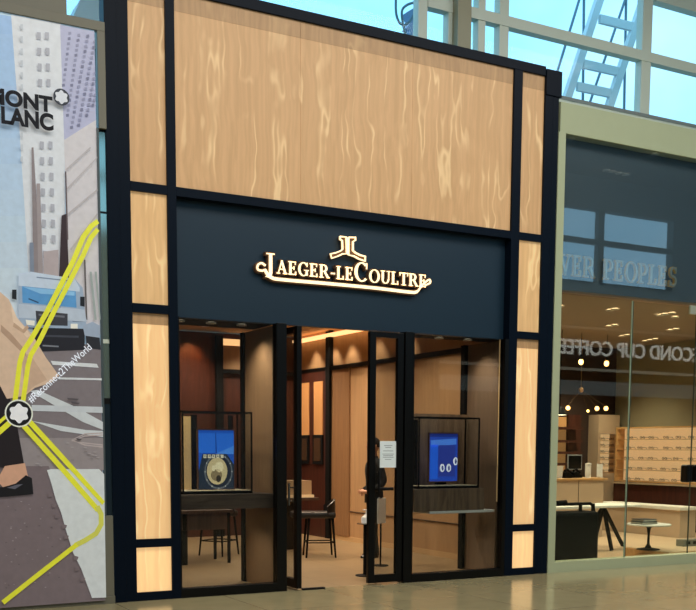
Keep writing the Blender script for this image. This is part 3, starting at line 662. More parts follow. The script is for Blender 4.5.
# pictures
def picture(px0, px1, py0, py1, Y, label, paint):
    x0, z1 = W(px0, py0, Y); x1, z0 = W(px1, py1, Y)
    t = thing('advert_screen', label, 'screen', ((x0+x1)/2, Y, z0))
    f = MB(); b = .012
    f.box(x0-b, x0, Y-.01, Y+.02, z0-b, z1+b); f.box(x1, x1+b, Y-.01, Y+.02, z0-b, z1+b); f.box(x0, x1, Y-.01, Y+.02, z1, z1+b); f.box(x0, x1, Y-.01, Y+.02, z0-b, z0)
    f.build('frame', mat('copper_frame', (120, 84, 70), .4, .5), t)
    mb = MB(); mats = []
    def add(rgb, pts, k):
        nm = 'screen_%d_%d_%d' % rgb; mm = mat(nm, rgb, .3, emit=.95)
        if mm not in mats: mats.append(mm)
        mb.mi = mats.index(mm); y = Y-.0006*k
        q = [(x0+(x1-x0)*u, z0+(z1-z0)*v) for u, v in pts]
        ar = sum(q[i][0]*q[(i+1) % len(q)][1]-q[(i+1) % len(q)][0]*q[i][1] for i in range(len(q)))
        if ar < 0: q = q[::-1]
        mb.face([mb.bm.verts.new((a, y, b_)) for a, b_ in q])
    def disc(rgb, cu, cv, ru, rv, k, n=24): add(rgb, [(cu+ru*math.cos(2*PI*i/n), cv+rv*math.sin(2*PI*i/n)) for i in range(n)], k)
    paint(add, disc); mb.build('picture', mats, t)
    st = MB(); st.box((x0+x1)/2-.06, (x0+x1)/2+.06, Y+.02, Y+.10, z0-b-.03, z0); st.build('foot', M['blackm'], t)
def paintL(add, disc):
    add((30, 82, 176), [(0, 0), (1, 0), (1, 1), (0, 1)], 1); add((40, 104, 204), [(0, .62), (1, .62), (1, .95), (0, .95)], 2)
    add((70, 130, 214), [(.45, .6), (1, .6), (1, .74), (.7, .66)], 3); add((22, 60, 140), [(.48, .6), (.52, .6), (.5, .95), (.48, .95)], 3)
    add((34, 44, 58), [(0, 0), (1, 0), (1, .42), (.8, .6), (.12, .6), (0, .3)], 4)
    disc((92, 96, 100), .56, .30, .40, .30, 5); disc((30, 38, 52), .56, .30, .36, .27, 6); disc((190, 172, 128), .52, .31, .29, .23, 7)
    disc((128, 112, 82), .5, .24, .16, .10, 8); disc((214, 200, 160), .58, .38, .12, .09, 8); disc((52, 46, 40), .56, .18, .07, .06, 9); disc((214, 200, 160), .42, .36, .05, .05, 9)
    for i in range(5): add((206, 196, 170), [(.14+i*.12, .53), (.22+i*.12, .53), (.22+i*.12, .59), (.14+i*.12, .59)], 10)
    for i in range(4): add((46, 56, 74), [(.165+i*.12, .55), (.195+i*.12, .55), (.195+i*.12, .575), (.165+i*.12, .575)], 11)
    for i in range(12):
        a = 2*PI*i/12; disc((210, 206, 190), .56+.38*math.cos(a), .30+.285*math.sin(a), .012, .012, 8, 8)
def paintR(add, disc):
    add((38, 70, 168), [(0, 0), (1, 0), (1, 1), (0, 1)], 1); add((74, 124, 214), [(.05, .72), (.95, .78), (.95, .9), (.05, .86)], 2); add((34, 90, 204), [(.04, .05), (.3, .05), (.3, .76), (.04, .76)], 2)
    add((44, 58, 140), [(.32, .1), (.92, .1), (.92, .76), (.32, .76)], 3); add((30, 46, 120), [(0, .93), (1, .93), (1, 1), (0, 1)], 3)
    for u, v in ((.46, .28), (.69, .28), (.93, .42)):
        disc((222, 224, 230), u, v, .085, .085, 4); disc((60, 70, 130), u+.01, v-.005, .035, .055, 5)
picture(198, 234, 430, 489, .52, 'small upright blue screen showing a gold watch in the left window', paintL)
picture(429.5, 457, 433.5, 481, .36, 'small upright blue screen with three white shapes in the right window', paintR)

# furniture
def stool(name, label, loc, rz):
    t = thing(name, label, 'stool', (0, 0, 0))
    MB().box(-.42, .22, -.21, .21, .575, .665).build('seat', M['leather'], t, .03)
    m = MB(); n = 12
    for i in range(n):
        a0, a1 = -1.15+2.3*i/n, -1.15+2.3*(i+1)/n
        P = [(.235*math.cos(a)*1.0+.0, .215*math.sin(a)/math.sin(1.15)*1.0) for a in (a0, a1)]; Q = [(x-.03*math.cos(a), y-.03*math.sin(a)) for (x, y), a in zip(P, (a0, a1))]
        h0, h1 = [.70+.15*math.cos(a*1.1) for a in (a0, a1)]
        A = [m.bm.verts.new((P[k][0], P[k][1], z)) for k, z in ((0, .62), (1, .62), (1, h1), (0, h0))]; C2 = [m.bm.verts.new((Q[k][0], Q[k][1], z)) for k, z in ((0, .62), (1, .62), (1, h1), (0, h0))]
        m.face(A); m.face(C2[::-1]); m.face([A[3], A[2], C2[2], C2[3]]); m.face([A[0], C2[0], C2[1], A[1]])
        if i == 0: m.face([A[0], A[3], C2[3], C2[0]])
        if i == n-1: m.face([A[1], C2[1], C2[2], A[2]])
    m.build('backrest', M['leather'], t)
    for sx in (-1, 1):
        for sy in (-1, 1): MB().tube([(sx*.17, sy*.16, .6), (sx*.215, sy*.205, 0)], [.02, .013], 10).build('leg', M['blackm'], t, smooth=True)
    s = MB(); z = .22; q = .198
    for a, b in (((-q, -q+.01, z), (q, -q+.01, z)), ((-q, q-.01, z), (q, q-.01, z)), ((-q, -q, z), (-q, q, z)), ((q, -q, z), (q, q, z))): s.tube([a, b], .009, 8)
    s.build('footrest', M['blackm'], t, smooth=True)
    t.location = loc; t.rotation_euler = (0, 0, rz); return t
st = stool('bar_stool', 'black leather bar stool with low curved back seen through the open doorway', (3.96, 3.1, 0), -.35)
dup(st, (2.72, 3.95, 0), 'black leather bar stool seen under the shelf of the left display window', .6)
t = thing('desk', 'dark walnut desk seen beneath the shelf of the left display window', 'desk', (2.0, 3.1, 0))
B(1.15, 2.5, 2.85, 3.5, .70, .74).build('desk_top', M['darkwood'], t, .003); B(1.2, 2.42, 2.9, 2.93, .47, .70).build('front_panel', M['darkwood'], t)
for x, y, w_ in ((1.78, 2.9, .07), (2.44, 2.9, .035), (1.2, 2.9, .07), (1.2, 3.42, .07), (2.44, 3.42, .035)): B(x, x+w_, y, y+w_, 0, .70).build('leg', M['blackm'], t)
t = thing('consultation_table', 'dark table holding a glass tray behind the bar stool in the doorway', 'table', (3.9, 4.3, 0))
B(3.2, 4.42, 4.0, 4.7, .78, .82).build('table_top', M['darkwood'], t, .004); B(3.4, 4.2, 4.2, 4.5, 0, .78).build('pedestal', M['blackm'], t)
t = thing('glass_tray', 'clear glass box with a pale lit tray on the dark table inside', 'display tray', (4.1, 4.3, .82))
B(3.75, 4.38, 4.1, 4.6, .82, .86).build('tray', mat('lit_tray', (206, 176, 132), .5, emit=.4), t); B(3.8, 4.36, 4.15, 4.55, .861, 1.08).build('frosted_cover', mat('frosted_acrylic', (178, 150, 116), .35), t)
# sanitiser stand and bottle
x, y = W(365.9, 550, .8)[0], .80
t = thing('sanitizer_stand', 'slim black pedestal stand with small round tray just inside the doorway', 'stand', (x, y, 0))
MB().lathe([(.13, 0), (.13, .012), (.02, .02)], x, y, 0, 28).build('base', M['blackm'], t, smooth=True); MB().tube([(x, y, .015), (x, y, .65)], .034, 14).build('pole', M['blackm'], t, smooth=True)
MB().lathe([(.02, .64), (.115, .652), (.115, .662), (.0, .662)], x, y, 0, 28).build('tray', M['chrome'], t, smooth=True)
t = thing('sanitizer_bottle', 'white pump bottle on the small round tray in the doorway', 'bottle', (x, y, .662))
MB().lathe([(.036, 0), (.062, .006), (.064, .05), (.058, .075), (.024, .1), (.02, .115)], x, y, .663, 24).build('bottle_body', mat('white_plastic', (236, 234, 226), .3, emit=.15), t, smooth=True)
p = MB(); p.tube([(x, y, .775), (x, y, .83)], .010, 10); p.tube([(x+.012, y, .826), (x-.05, y-.012, .83)], .009, 10); p.build('pump', M['white'], t, smooth=True)
t = thing('sign_stand', 'white sign panel on a thin black stand behind the closed glass leaf', 'sign', (4.14, 1.65, 0))
m = MB(); m.slab([(4.06, 1.60), (4.075, 1.59), (4.27, 1.72), (4.255, 1.73)], .58, .92); m.build('panel', M['white'], t)
MB().tube([(4.16, 1.67, .012), (4.16, 1.67, .58)], .012, 10).build('pole', M['blackm'], t, smooth=True); MB().lathe([(.11, 0), (.11, .012)], 4.16, 1.67, 0, 24).build('base', M['blackm'], t)

# ------------------------------------------------------------------ the person in black
def skin_mesh(name, verts, edges, radii, m, parent, root=0, sub=2):
    me = bpy.data.meshes.new(name); me.from_pydata([Vector(v) for v in verts], edges, []); me.materials.append(m)
    o = bpy.data.objects.new(name, me); COL.objects.link(o); o.parent = parent
    sk = o.modifiers.new('skin', 'SKIN'); sk.use_smooth_shade = True
    if not me.skin_vertices: me.attributes  # layer is made by the modifier
    sv = me.skin_vertices[0].data if me.skin_vertices else None
    if sv:
        for i, r in enumerate(radii): sv[i].radius = r if isinstance(r, tuple) else (r, r); sv[i].use_root = (i == root)
    s = o.modifiers.new('subd', 'SUBSURF'); s.levels = sub; s.render_levels = sub
    return o
pt = thing('person', 'person in a black suit standing in profile behind the closed glass leaf, hands clasped', 'person', (0, 0, 0))
def loft(mb, rings, n=24):
    R = [[mb.bm.verts.new((cx+rx*math.cos(2*PI*k/n), cy+ry*math.sin(2*PI*k/n), z)) for k in range(n)] for cx, cy, z, rx, ry in rings]
    for A, B_ in zip(R, R[1:]):
        for k in range(n): mb.face([A[k], A[(k+1) % n], B_[(k+1) % n], B_[k]])
    mb.face(R[0][::-1]); mb.face(R[-1])
bd = MB(); bm = bd.bm
loft(bd, smooth([(0,0,.80,.09,.13), (0,0,.95,.10,.14), (0,0,1.09,.092,.125), (.004,0,1.25,.10,.145), (0,0,1.36,.085,.15), (0,0,1.42,.06,.09), (.004,0,1.46,.052,.054), (.010,0,1.52,.050,.050), (.012,0,1.58,.05,.048)], 4))
for s in (-1, 1):
    P = smooth([(-.005, s*.12, 1.365), (-.025, s*.195, 1.29), (-.06, s*.228, 1.12), (.02, s*.195, 1.02), (.125, s*.125, .968), (.155, s*.095, .962), (.19, s*.062, .962), (.215, s*.04, .962)], 4)
    bd.tube(P, [.046-.018*min(1, i/(len(P)-8)) if i < len(P)-6 else .031 for i in range(len(P))], 14, ref0=(0, 1, .3))
    P = smooth([(0, s*.078, .88), (.01+.015*s, s*.09, .70), (.02+.03*s, s*.10, .48), (-.01+.05*s, s*.105, .06), (.05+.05*s, s*.115, .035)], 4)
    bd.tube(P, [.08-.042*i/(len(P)-1) for i in range(len(P))], 14, ref0=(0, 1, 0))
def blob(c, r, fn=None, n=32):
    q = bmesh.ops.create_uvsphere(bm, u_segments=n, v_segments=n//2, radius=1.0)['verts']
    for v in q:
        p = v.co.copy()
        if fn: p = fn(p)
        v.co = Vector((c[0]+p.x*r[0], c[1]+p.y*r[1], c[2]+p.z*r[2]))
def skull(p):
    if p.z < 0: k = 1-.30*p.z*p.z; p = Vector((p.x*(k if p.x < 0 else 1)+.10*p.z*p.z, p.y*k, p.z))
    if p.x > .6 and .0 < p.z < .28 and .12 < abs(p.y) < .62: p = Vector((p.x-.07, p.y, p.z))          # eye sockets
    return p
blob((.022, 0, 1.625), (.096, .076, .118), skull)
blob((.114, 0, 1.618), (.022, .014, .026)); blob((.106, 0, 1.64), (.014, .010, .03)); blob((.104, 0, 1.577), (.014, .024, .011)); blob((.098, 0, 1.532), (.022, .024, .018))
for s in (-1, 1): blob((.012, s*.077, 1.622), (.020, .010, .032))
bmesh.ops.recalc_face_normals(bm, faces=bm.faces[:]); me = bpy.data.meshes.new('body'); bm.to_mesh(me); bm.free(); me.materials.clear(); me.materials.append(M['skin'])
body = bpy.data.objects.new('body', me); COL.objects.link(body); body.parent = pt
rm = body.modifiers.new('remesh', 'REMESH'); rm.mode = 'VOXEL'; rm.voxel_size = .008; rm.use_smooth_shade = True
sm_ = body.modifiers.new('smooth', 'SMOOTH'); sm_.iterations = 3; sm_.factor = .5
j = MB(); loft(j, smooth([(0,0,.80,.135,.178), (0,0,.95,.13,.17), (0,0,1.09,.116,.152), (.004,0,1.25,.128,.175), (0,0,1.35,.118,.185), (0,0,1.41,.088,.15), (.003,0,1.445,.068,.09), (.006,0,1.475,.060,.062)], 4))
for s in (-1, 1):
    P = smooth([(-.004, s*.10, 1.39), (-.012, s*.165, 1.365), (-.03, s*.205, 1.28), (-.06, s*.232, 1.12), (.02, s*.2, 1.02), (.125, s*.125, .968)], 5)
    j.tube(P, [.066-.026*i/(len(P)-1) for i in range(len(P))], 16, ref0=(0, 1, .3))
j.build('jacket', M['suit'], pt, smooth=True)
j = MB(); loft(j, [(0,0,.80,.12,.16), (0,0,.95,.118,.155), (0,0,1.02,.11,.148)])
for s in (-1, 1):
    P = smooth([(0, s*.078, .90), (.01+.015*s, s*.09, .70), (.02+.03*s, s*.10, .48), (-.01+.05*s, s*.105, .05)], 5)
    j.tube(P, [.094-.032*i/(len(P)-1) for i in range(len(P))], 16, ref0=(0, 1, 0))
j.build('trousers', M['suit'], pt, smooth=True)
for s in (-1, 1):
    q = MB(); loft(q, [(.055+.05*s, s*.118, .0, .135, .046), (.055+.05*s, s*.118, .03, .137, .048), (.035+.05*s, s*.115, .055, .11, .044), (-.0+.05*s, s*.108, .085, .06, .045)]); q.build('shoe', M['leather'], pt, smooth=True)
h = bmesh.new(); q = bmesh.ops.create_uvsphere(h, u_segments=28, v_segments=16, radius=1.0)['verts']
for v in q: v.co = Vector((.012+v.co.x*.104, v.co.y*.086, 1.648+v.co.z*.107))
dl = [v for v in h.verts if (v.co.x > .045 and v.co.z < 1.70-.25*(v.co.x-.045)) or (v.co.z < 1.60) or (v.co.x > .0 and v.co.z < 1.645)]
bmesh.ops.delete(h, geom=dl, context='VERTS'); me = bpy.data.meshes.new('hair'); h.to_mesh(me); h.free(); me.materials.append(M['hair'])
for f in me.polygons: f.use_smooth = True
o = bpy.data.objects.new('hair', me); COL.objects.link(o); o.parent = pt; sd = o.modifiers.new('thick', 'SOLIDIFY'); sd.thickness = .012
for s in (-1, 1):
    MB().ball((.0955, s*.031, 1.642), .0100, 12).build('eye', mat('eye_white', (226, 220, 212), .3), pt, smooth=True)
    MB().ball((.1022, s*.031, 1.642), .0055, 10).build('pupil', mat('eye_dark', (40, 30, 26), .3), pt, smooth=True)
    MB().tube([(.108, s*.016, 1.663), (.105, s*.034, 1.667), (.096, s*.05, 1.662)], .004, 6).build('eyebrow', M['hair'], pt)
MB().tube([(.108, -.022, 1.577), (.1165, 0, 1.578), (.108, .022, 1.577)], [.003, .005, .003], 8).build('mouth', mat('lips', (150, 84, 76), .5), pt, smooth=True)
for s in (-1, 1):
    for k in range(4):
        L_ = (.062, .07, .066, .052)[k]; z = .985-.02*k
        skin_mesh('finger', [(.185, s*.055, z-.015), (.20, s*.03, z-.018), (.205-.004*s, s*(.03-L_*.6), z-.02), (.195-.004*s, s*(.03-L_), z-.025)], [(0, 1), (1, 2), (2, 3)], [.0105, .0095, .009, .0075], M['skin'], pt, 0, 1)
    skin_mesh('thumb', [(.18, s*.055, .965), (.185, s*.045, .99), (.19, s*.02, 1.005)], [(0, 1), (1, 2)], [.013, .0115, .009], M['skin'], pt, 0, 1)
gx, gy = G(373.5, 557)
pt.location = (gx, gy, 0); pt.rotation_euler = (0, 0, math.atan2(.18, -.95))
# ================================================================== THE OPTICIAN'S SHOP ON THE RIGHT
struct(B(5.671, 24, -.01, .16, 0, .135).build('trim_9', M['bulk']))
struct(B(5.672, 5.785, -.01, .16, .136, 5.49).build('trim_10', M['bulk']))
RG = M['glassR']
t = thing('shop_glazing', 'tall fixed glass pane at the left of the optician shopfront', 'window', (6.4, .04, .135))
B(5.787, 7.02, .03, .042, .137, 3.548).build('glass_pane', RG, t); B(7.0205, 7.027, .026, .046, .135, 3.545).build('pane_edge', mat('glass_edge', (150, 170, 150), .3, emit=.1), t)
t = thing('shop_glazing', 'wide glass panel above the optician doors carrying the shop name', 'window', (9, .04, 3.55))
B(5.787, 14, .03, .042, 3.552, 5.488).build('glass_pane', M['glassS'], t)
def gdoor(x0, x1, hx, lab):
    t = thing('glass_door', lab, 'door', ((x0+x1)/2, .036, .135))
    B(x0, x1, .03, .042, .145, 3.54).build('glass_pane', RG, t)
    B(hx-.055, hx+.055, -.035, .1, 1.14, 1.385).build('pull_handle', M['black'], t, .025)
    B(hx-.06, hx+.06, .015, .056, 3.44, 3.56).build('patch_fitting', mat('steel_patch', (176, 180, 160), .35, .3), t, .006)
    B(x0, x0+.008, .026, .046, .145, 3.54).build('pane_edge', mat('dark_glass_edge', (54, 66, 52), .3), t)
gdoor(7.034, 8.205, 8.14, 'frameless glass door leaf of the optician nearest the boutique')
gdoor(8.215, 9.4, 8.31, 'frameless glass door leaf of the optician at the right edge')
t = thing('shop_glazing', 'fixed glass pane right of the optician doors', 'window', (11, .04, .135)); B(9.41, 14, .03, .042, .135, 3.54).build('glass_pane', RG, t)
sg2 = thing('shop_sign', 'thin silver serif shop name letters behind the reflective glass of the optician', 'sign', (6.8, .1, 3.78))
x0 = W(559, 265, .1)[0]; x1 = W(676, 276, .1)[0]
serif_text([(c, .25) for c in 'VER PEOPLES'], x0, x1, 3.80, .08, .12, mat('silver_letter', (150, 156, 142), .3, .6, emit=.10), mat('gold_edge', (190, 160, 96), .35, .7, emit=.12), sg2, gap=.16, back=.007, st=(.115, .045, .045))
a = downlight((6.68, .5, 3.71), 'small round downlight in the dim optician ceiling', 'optician ceiling downlights', 0, .05)
pxs = [(560, 306), (610, 310), (615, 309), (609, 326), (615, 325), (622, 336), (627, 335), (660, 315), (665, 314), (672, 313), (675, 317), (670, 330), (676, 329), (645, 341), (650, 340), (655, 339)]
first = True
for p in pxs:
    for zc in (3.71, 3.6, 3.5, 3.4):
        x, y = G(p[0], p[1], zc)
        if .4 < y < 6.2 and x < 12.7: break
    if first: a.location = (x, y, zc); first = False
    else:
        c = dup(a, (x, y, zc))
        if zc < 3.7: c['label'] = 'small spotlight hanging on a short stem in the optician'; c['group'] = 'optician hanging spotlights'; MB().tube([(x, y, zc), (x, y, 3.72)], .006, 8).build('stem', M['blackm'], c)
for x, y in ((7.2, 1.4), (9.2, 1.6), (11.2, 2.2), (7.4, 4.2), (9.6, 4.4), (11.4, 5.2)): spot_lamp('ceiling_spot', (x, y, 3.62), 250, (1.0, .84, .62), 120, .8)
# wall display with spectacles
XD2 = 12.55
wd_ = thing('wall_display', 'long warm lit wall display with five shelves of spectacles', 'display', (12.7, 4.8, .95))
B(12.72, 12.79, 3.2, 6.05, .95, 2.02).build('lit_back', mat('display_glow', (234, 196, 146), .6, emit=.6), wd_)
f = MB(); f.box(12.5, 12.79, 3.2, 6.05, 2.02, 2.05); f.box(12.5, 12.79, 3.2, 6.05, .92, .95); f.box(12.5, 12.79, 6.05, 6.09, .92, 2.05); f.build('frame', M['oak'], wd_)
SHZ = [.95, 1.17, 1.38, 1.59, 1.80]
for z in SHZ[1:]: B(12.52, 12.72, 3.2, 6.05, z-.012, z).build('shelf', M['oak'], wd_)
def specs():
    t = thing('spectacles', 'x', 'spectacles', (0, 0, 0))
    m = MB()
    for s in (-1, 1): m.tube([(-.0, s*.036+.027*math.cos(2*PI*k/14), .03+.022*math.sin(2*PI*k/14)) for k in range(14)], .0045, 6, True)
    m.tube([(0, -.01, .036), (0, .01, .036)], .004, 6)
    m.build('front_frame', mat('tortoise', (70, 44, 26), .35), t)
    for s in (-1, 1): MB().tube([(0, s*.064, .036), (.11, s*.062, .034), (.14, s*.06, .004)], .004, 6).build('temple', MATS['tortoise'], t)
    return t
sp = None
nm = ['bottom', 'second', 'middle', 'fourth', 'top']
for k, z in enumerate(SHZ):
    for i in range(8):
        loc = (12.56, 3.45+i*.33+random.uniform(-.05, .05), z+.004); lab = 'spectacles on the %s shelf of the long lit wall display' % nm[k]
        if sp is None: sp = specs(); sp.location = loc; sp['label'] = lab
        else: c = dup(sp, loc, lab)
        (sp if (k == 0 and i == 0) else c)['group'] = 'spectacles on the %s wall shelf' % nm[k]
for s_ in (.5,): pass
t = thing('low_cabinet', 'dark red brown cabinet under the lit spectacles wall', 'cabinet', (12.65, 5, 0))
B(12.45, 12.79, 3.0, 6.05, .06, .88).build('cabinet_body', M['redwood'], t, .004); B(12.5, 12.79, 3.0, 6.05, 0, .06).build('plinth', M['blackm'], t); B(12.40, 12.79, 3.0, 6.05, .88, .91).build('cabinet_top', M['cream_front'], t)
t = thing('white_bench', 'long low white topped bench in front of the dark red cabinet', 'bench', (11.4, 4.2, 0))
B(11.2, 11.7, 3.0, 5.2, .50, .56).build('bench_top', M['marble'], t, .005); B(11.25, 11.65, 3.05, 5.1, .0, .50).build('bench_base', M['cream_front'], t)
# lit cabinet on the back wall
x0, z1 = W(600, 434, 6.14); x1, z0 = W(616, 472, 6.14)
t = thing('display_cabinet', 'narrow tall lit cabinet of spectacles at the back of the optician', 'cabinet', ((x0+x1)/2, 6.3, 0))
B(x0-.06, x1+.04, 6.12, 6.43, 0, z0-.02).build('base_cabinet', M['cream_front'], t); f = MB(); f.box(x0-.06, x0, 6.12, 6.43, z0-.02, z1+.4); f.box(x1, x1+.04, 6.12, 6.43, z0-.02, z1+.4); f.box(x0, x1, 6.12, 6.43, z1, z1+.4); f.build('frame', M['cream_front'], t)
B(x0, x1, 6.37, 6.43, z0-.02, z1).build('lit_back', MATS['display_glow'], t)
for k in range(6):
    z = z0+(z1-z0)*k/6; B(x0, x1, 6.14, 6.37, z-.012, z).build('shelf', M['oak'], t)
    for i in range(2):
        c = dup(sp, (x0+.12+i*(x1-x0-.22), 6.2, z+.004), 'spectacles in the narrow tall lit cabinet at the back', PI/2); c['group'] = 'spectacles in the narrow lit cabinet'
# shelf unit at the left of the back wall
x0 = W(553, 440, 6.14)[0]; x1 = W(574, 440, 6.14)[0]
t = thing('shelf_unit', 'dark red wooden shelf unit with warm lit backing behind the counter', 'shelf', ((x0+x1)/2, 6.3, 0))
B(x0, x1, 6.39, 6.44, .9, 2.25).build('lit_back', mat('shelf_glow', (190, 138, 84), .6, emit=.42), t); B(x1, x1+.35, 6.33, 6.44, 0, 2.3).build('side_panel', M['redwood'], t)
for py in (427, 440, 451.5, 463): z = W(565, py, 6.14)[1]; B(x0, x1+.2, 6.09, 6.39, z-.05, z).build('shelf', M['redwood'], t)
# counter and the things on it
t = thing('counter', 'beige laminate counter with an oak top inside the optician', 'counter', (9.6, 4.2, 0))
B(8.4, 10.28, 4.0, 4.6, 0, 1.035).build('counter_body', M['cream_front'], t); B(8.35, 10.33, 3.95, 4.65, 1.035, 1.07).build('counter_top', M['oak'], t, .004)
B(9.68, 9.69, 3.995, 4.0, .02, 1.03).build('panel_seam', M['rdark'], t)
def onc(px, Y=4.2): return W(px, 475, Y)[0]
Z = 1.07
x = onc(582); t = thing('monitor', 'slim grey monitor standing on the beige counter', 'monitor', (x, 4.4, Z))
B(x-.17, x+.17, 4.40, 4.425, Z+.14, Z+.42).build('screen', mat('monitor_grey', (150, 156, 160), .4), t, .006); B(x-.15, x+.15, 4.397, 4.40, Z+.16, Z+.40).build('display', M['black'], t); B(x-.02, x+.02, 4.42, 4.45, Z, Z+.3).build('stand', M['chrome'], t); B(x-.09, x+.09, 4.36, 4.5, Z, Z+.012).build('foot', M['chrome'], t)
x = onc(588); t = thing('canister', 'white canister beside the monitor on the counter', 'canister', (x, 4.2, Z)); MB().lathe([(.055, 0), (.055, .22), (.05, .23)], x, 4.2, Z, 20).build('canister_body', M['white'], t, smooth=True); MB().lathe([(.057, .23), (.057, .26), (.02, .27)], x, 4.2, Z, 20).build('lid', M['white'], t, smooth=True)
x = onc(598); t = thing('card_stand', 'white tent card at the right end of the counter', 'card', (x, 4.15, Z)); m = MB(); m.bar((x-.05, 4.1, Z+.012), (x, 4.16, Z+.24), .14, .008); m.build('front_card', M['white'], t); m = MB(); m.bar((x+.05, 4.22, Z+.012), (x+.005, 4.165, Z+.24), .14, .008); m.build('back_card', M['white'], t)
x = onc(557.5); t = thing('canister', 'white cup at the left end of the counter beside the window post', 'cup', (x, 4.15, Z)); MB().lathe([(.05, 0), (.07, .22), (.066, .22), (.047, .01)], x, 4.15, Z, 20).build('cup', M['white'], t, smooth=True)
for px, lab, s in ((566.5, 'dark rounded desk phone at the left on the counter', .8), (575.5, 'dark grey card terminal on the counter left of the monitor', .83)):
    x = onc(px); t = thing('desk_phone' if s < .82 else 'card_terminal', lab, 'phone' if s < .82 else 'terminal', (x, 4.2, Z))
    m = MB(); m.prism([(x-.12*s, Z), (x+.12*s, Z), (x+.12*s, Z+.05), (x-.05*s, Z+.13), (x-.12*s, Z+.10)], 4.12, 4.3); m.build('base', M['black'], t, .012)
    m = MB(); m.tube([(x-.1*s, 4.16, Z+.13), (x-.03*s, 4.16, Z+.16), (x+.08*s, 4.16, Z+.10)], [.024, .018, .024], 10); m.build('handset' if s < .82 else 'keypad', M['blackm'], t, smooth=True)
# lamps
x, z = W(560, 415, 4.3)
t = thing('pendant_lamp', 'black pendant lamp with bright white underside beside the left post of the optician', 'lamp', (x, 4.3, 3.72))
MB().lathe([(.015, .16), (.05, .13), (.13, 0), (.125, 0), (.045, .12), (.01, .15)], x, 4.3, z, 24).build('shade', M['blackm'], t, smooth=True); MB().lathe([(.118, .002), (.118, .012)], x, 4.3, z, 24).build('light_disc', M['glow'], t); MB().tube([(x, 4.3, z+.15), (x, 4.3, 3.72)], .006, 8).build('cord', M['blackm'], t)
CYD = 5.0
cx, cz = W(581, 390, CYD)
ch = thing('chandelier', 'dark multi arm chandelier with small warm bulbs in the optician', 'chandelier', (cx, CYD, 3.72))
MB().tube([(cx, CYD, cz), (cx, CYD, 3.72)], .006, 8).build('stem', M['brass'], ch); MB().ball((cx, CYD, cz), .05).build('hub', M['brass'], ch, smooth=True)
for px, py in ((568, 408), (588, 411), (597, 408.5), (606, 408.5)):
    x, z = W(px, py, CYD-.05); a_ = MB().tube([(cx, CYD, cz), (x, CYD-.05, z+.04)], .009, 8).build('arm', mat('dark_bronze', (66, 50, 36), .4, .5), ch); MB().ball((x, CYD-.05, z), .026 if px == 588 else .042, 12).build('bulb', M['bulb'], a_, smooth=True)
for px, py, lab in ((581, 362, 'left of the two single bare bulb pendants in the optician'), (606.5, 363.5, 'right of the two single bare bulb pendants in the optician')):
    x, z = W(px, py, 4.5); t = thing('pendant_lamp', lab, 'lamp', (x, 4.5, 3.72), 'bare bulb pendants')
    MB().ball((x, 4.5, z), .044, 14, 1.2).build('bulb', M['bulb'], t, smooth=True); MB().lathe([(.02, .045), (.025, .06), (.025, .13), (.01, .14)], x, 4.5, z, 16).build('socket', M['blackm'], t, smooth=True); MB().tube([(x, 4.5, z+.13), (x, 4.5, 3.72)], .005, 6).build('cord', M['blackm'], t)
# white table
t = thing('trestle_table', 'white topped table on splayed black trestle legs behind the black trolley case', 'table', (8.2, 2.1, 0))
B(7.1, 9.0, 1.75, 2.45, .685, .72).build('table_top', M['marble'], t, .004)
ax, _ = W(603, 517, 2.1)
for fx in (575, 592, 612, 623):
    y_ = 1.85 if fx in (592, 612) else 2.35; x_ = W(fx, 540, y_)[0]
    MB().bar((ax, 2.1, .68), (x_, y_, .005), .05, .04).build('leg', M['blackm'], t)
# tulip table on the timber platform
t = thing('low_platform', 'low oak edged platform just inside the optician doors', 'platform', (9, .6, 0))
B(8.0, 11.0, .17, 1.05, 0, .14).build('oak_edge', M['oak'], t, .003); B(8.02, 11.0, .19, 1.03, .14, .15).build('platform_top', mat('cream_stone', (206, 184, 150), .4), t)
x, z = W(649, 524, .6)
t = thing('tulip_table', 'small round white table on a black trumpet foot inside the optician doors', 'table', (x, .6, .15))
MB().lathe([(.3, 0), (.31, .008), (.31, .018), (.3, .026)], x, .6, z-.02, 40).build('table_top', M['marble'], t, smooth=True)
zb = .15; MB().lathe([(.17, 0), (.16, .012), (.05, .03), (.02, .08), (.016, (z-zb)*.6), (.03, (z-zb)*.85), (.07, z-zb-.02)], x, .6, zb, 24).build('pedestal', M['blackm'], t, smooth=True)
for k, (dz, w_, rgb, lab) in enumerate(((0, .15, (60, 66, 66), 'lower dark grey book on the small round table'), (.036, .13, (40, 46, 50), 'upper charcoal book on the small round table'))):
    t = thing('book', lab, 'book', (x-.1, .6, z+.007+dz)); zz = z+.007+dz
    B(x-.1-w_, x-.1+w_, .48, .72, zz, zz+.006).build('cover', mat('cover_%d' % k, rgb, .5), t); B(x-.1-w_+.005, x-.1+w_-.008, .485, .715, zz+.006, zz+.028).build('pages', mat('pages', (190, 186, 170), .8), t); B(x-.1-w_, x-.1+w_, .48, .72, zz+.028, zz+.034).build('cover', MATS['cover_%d' % k], t)
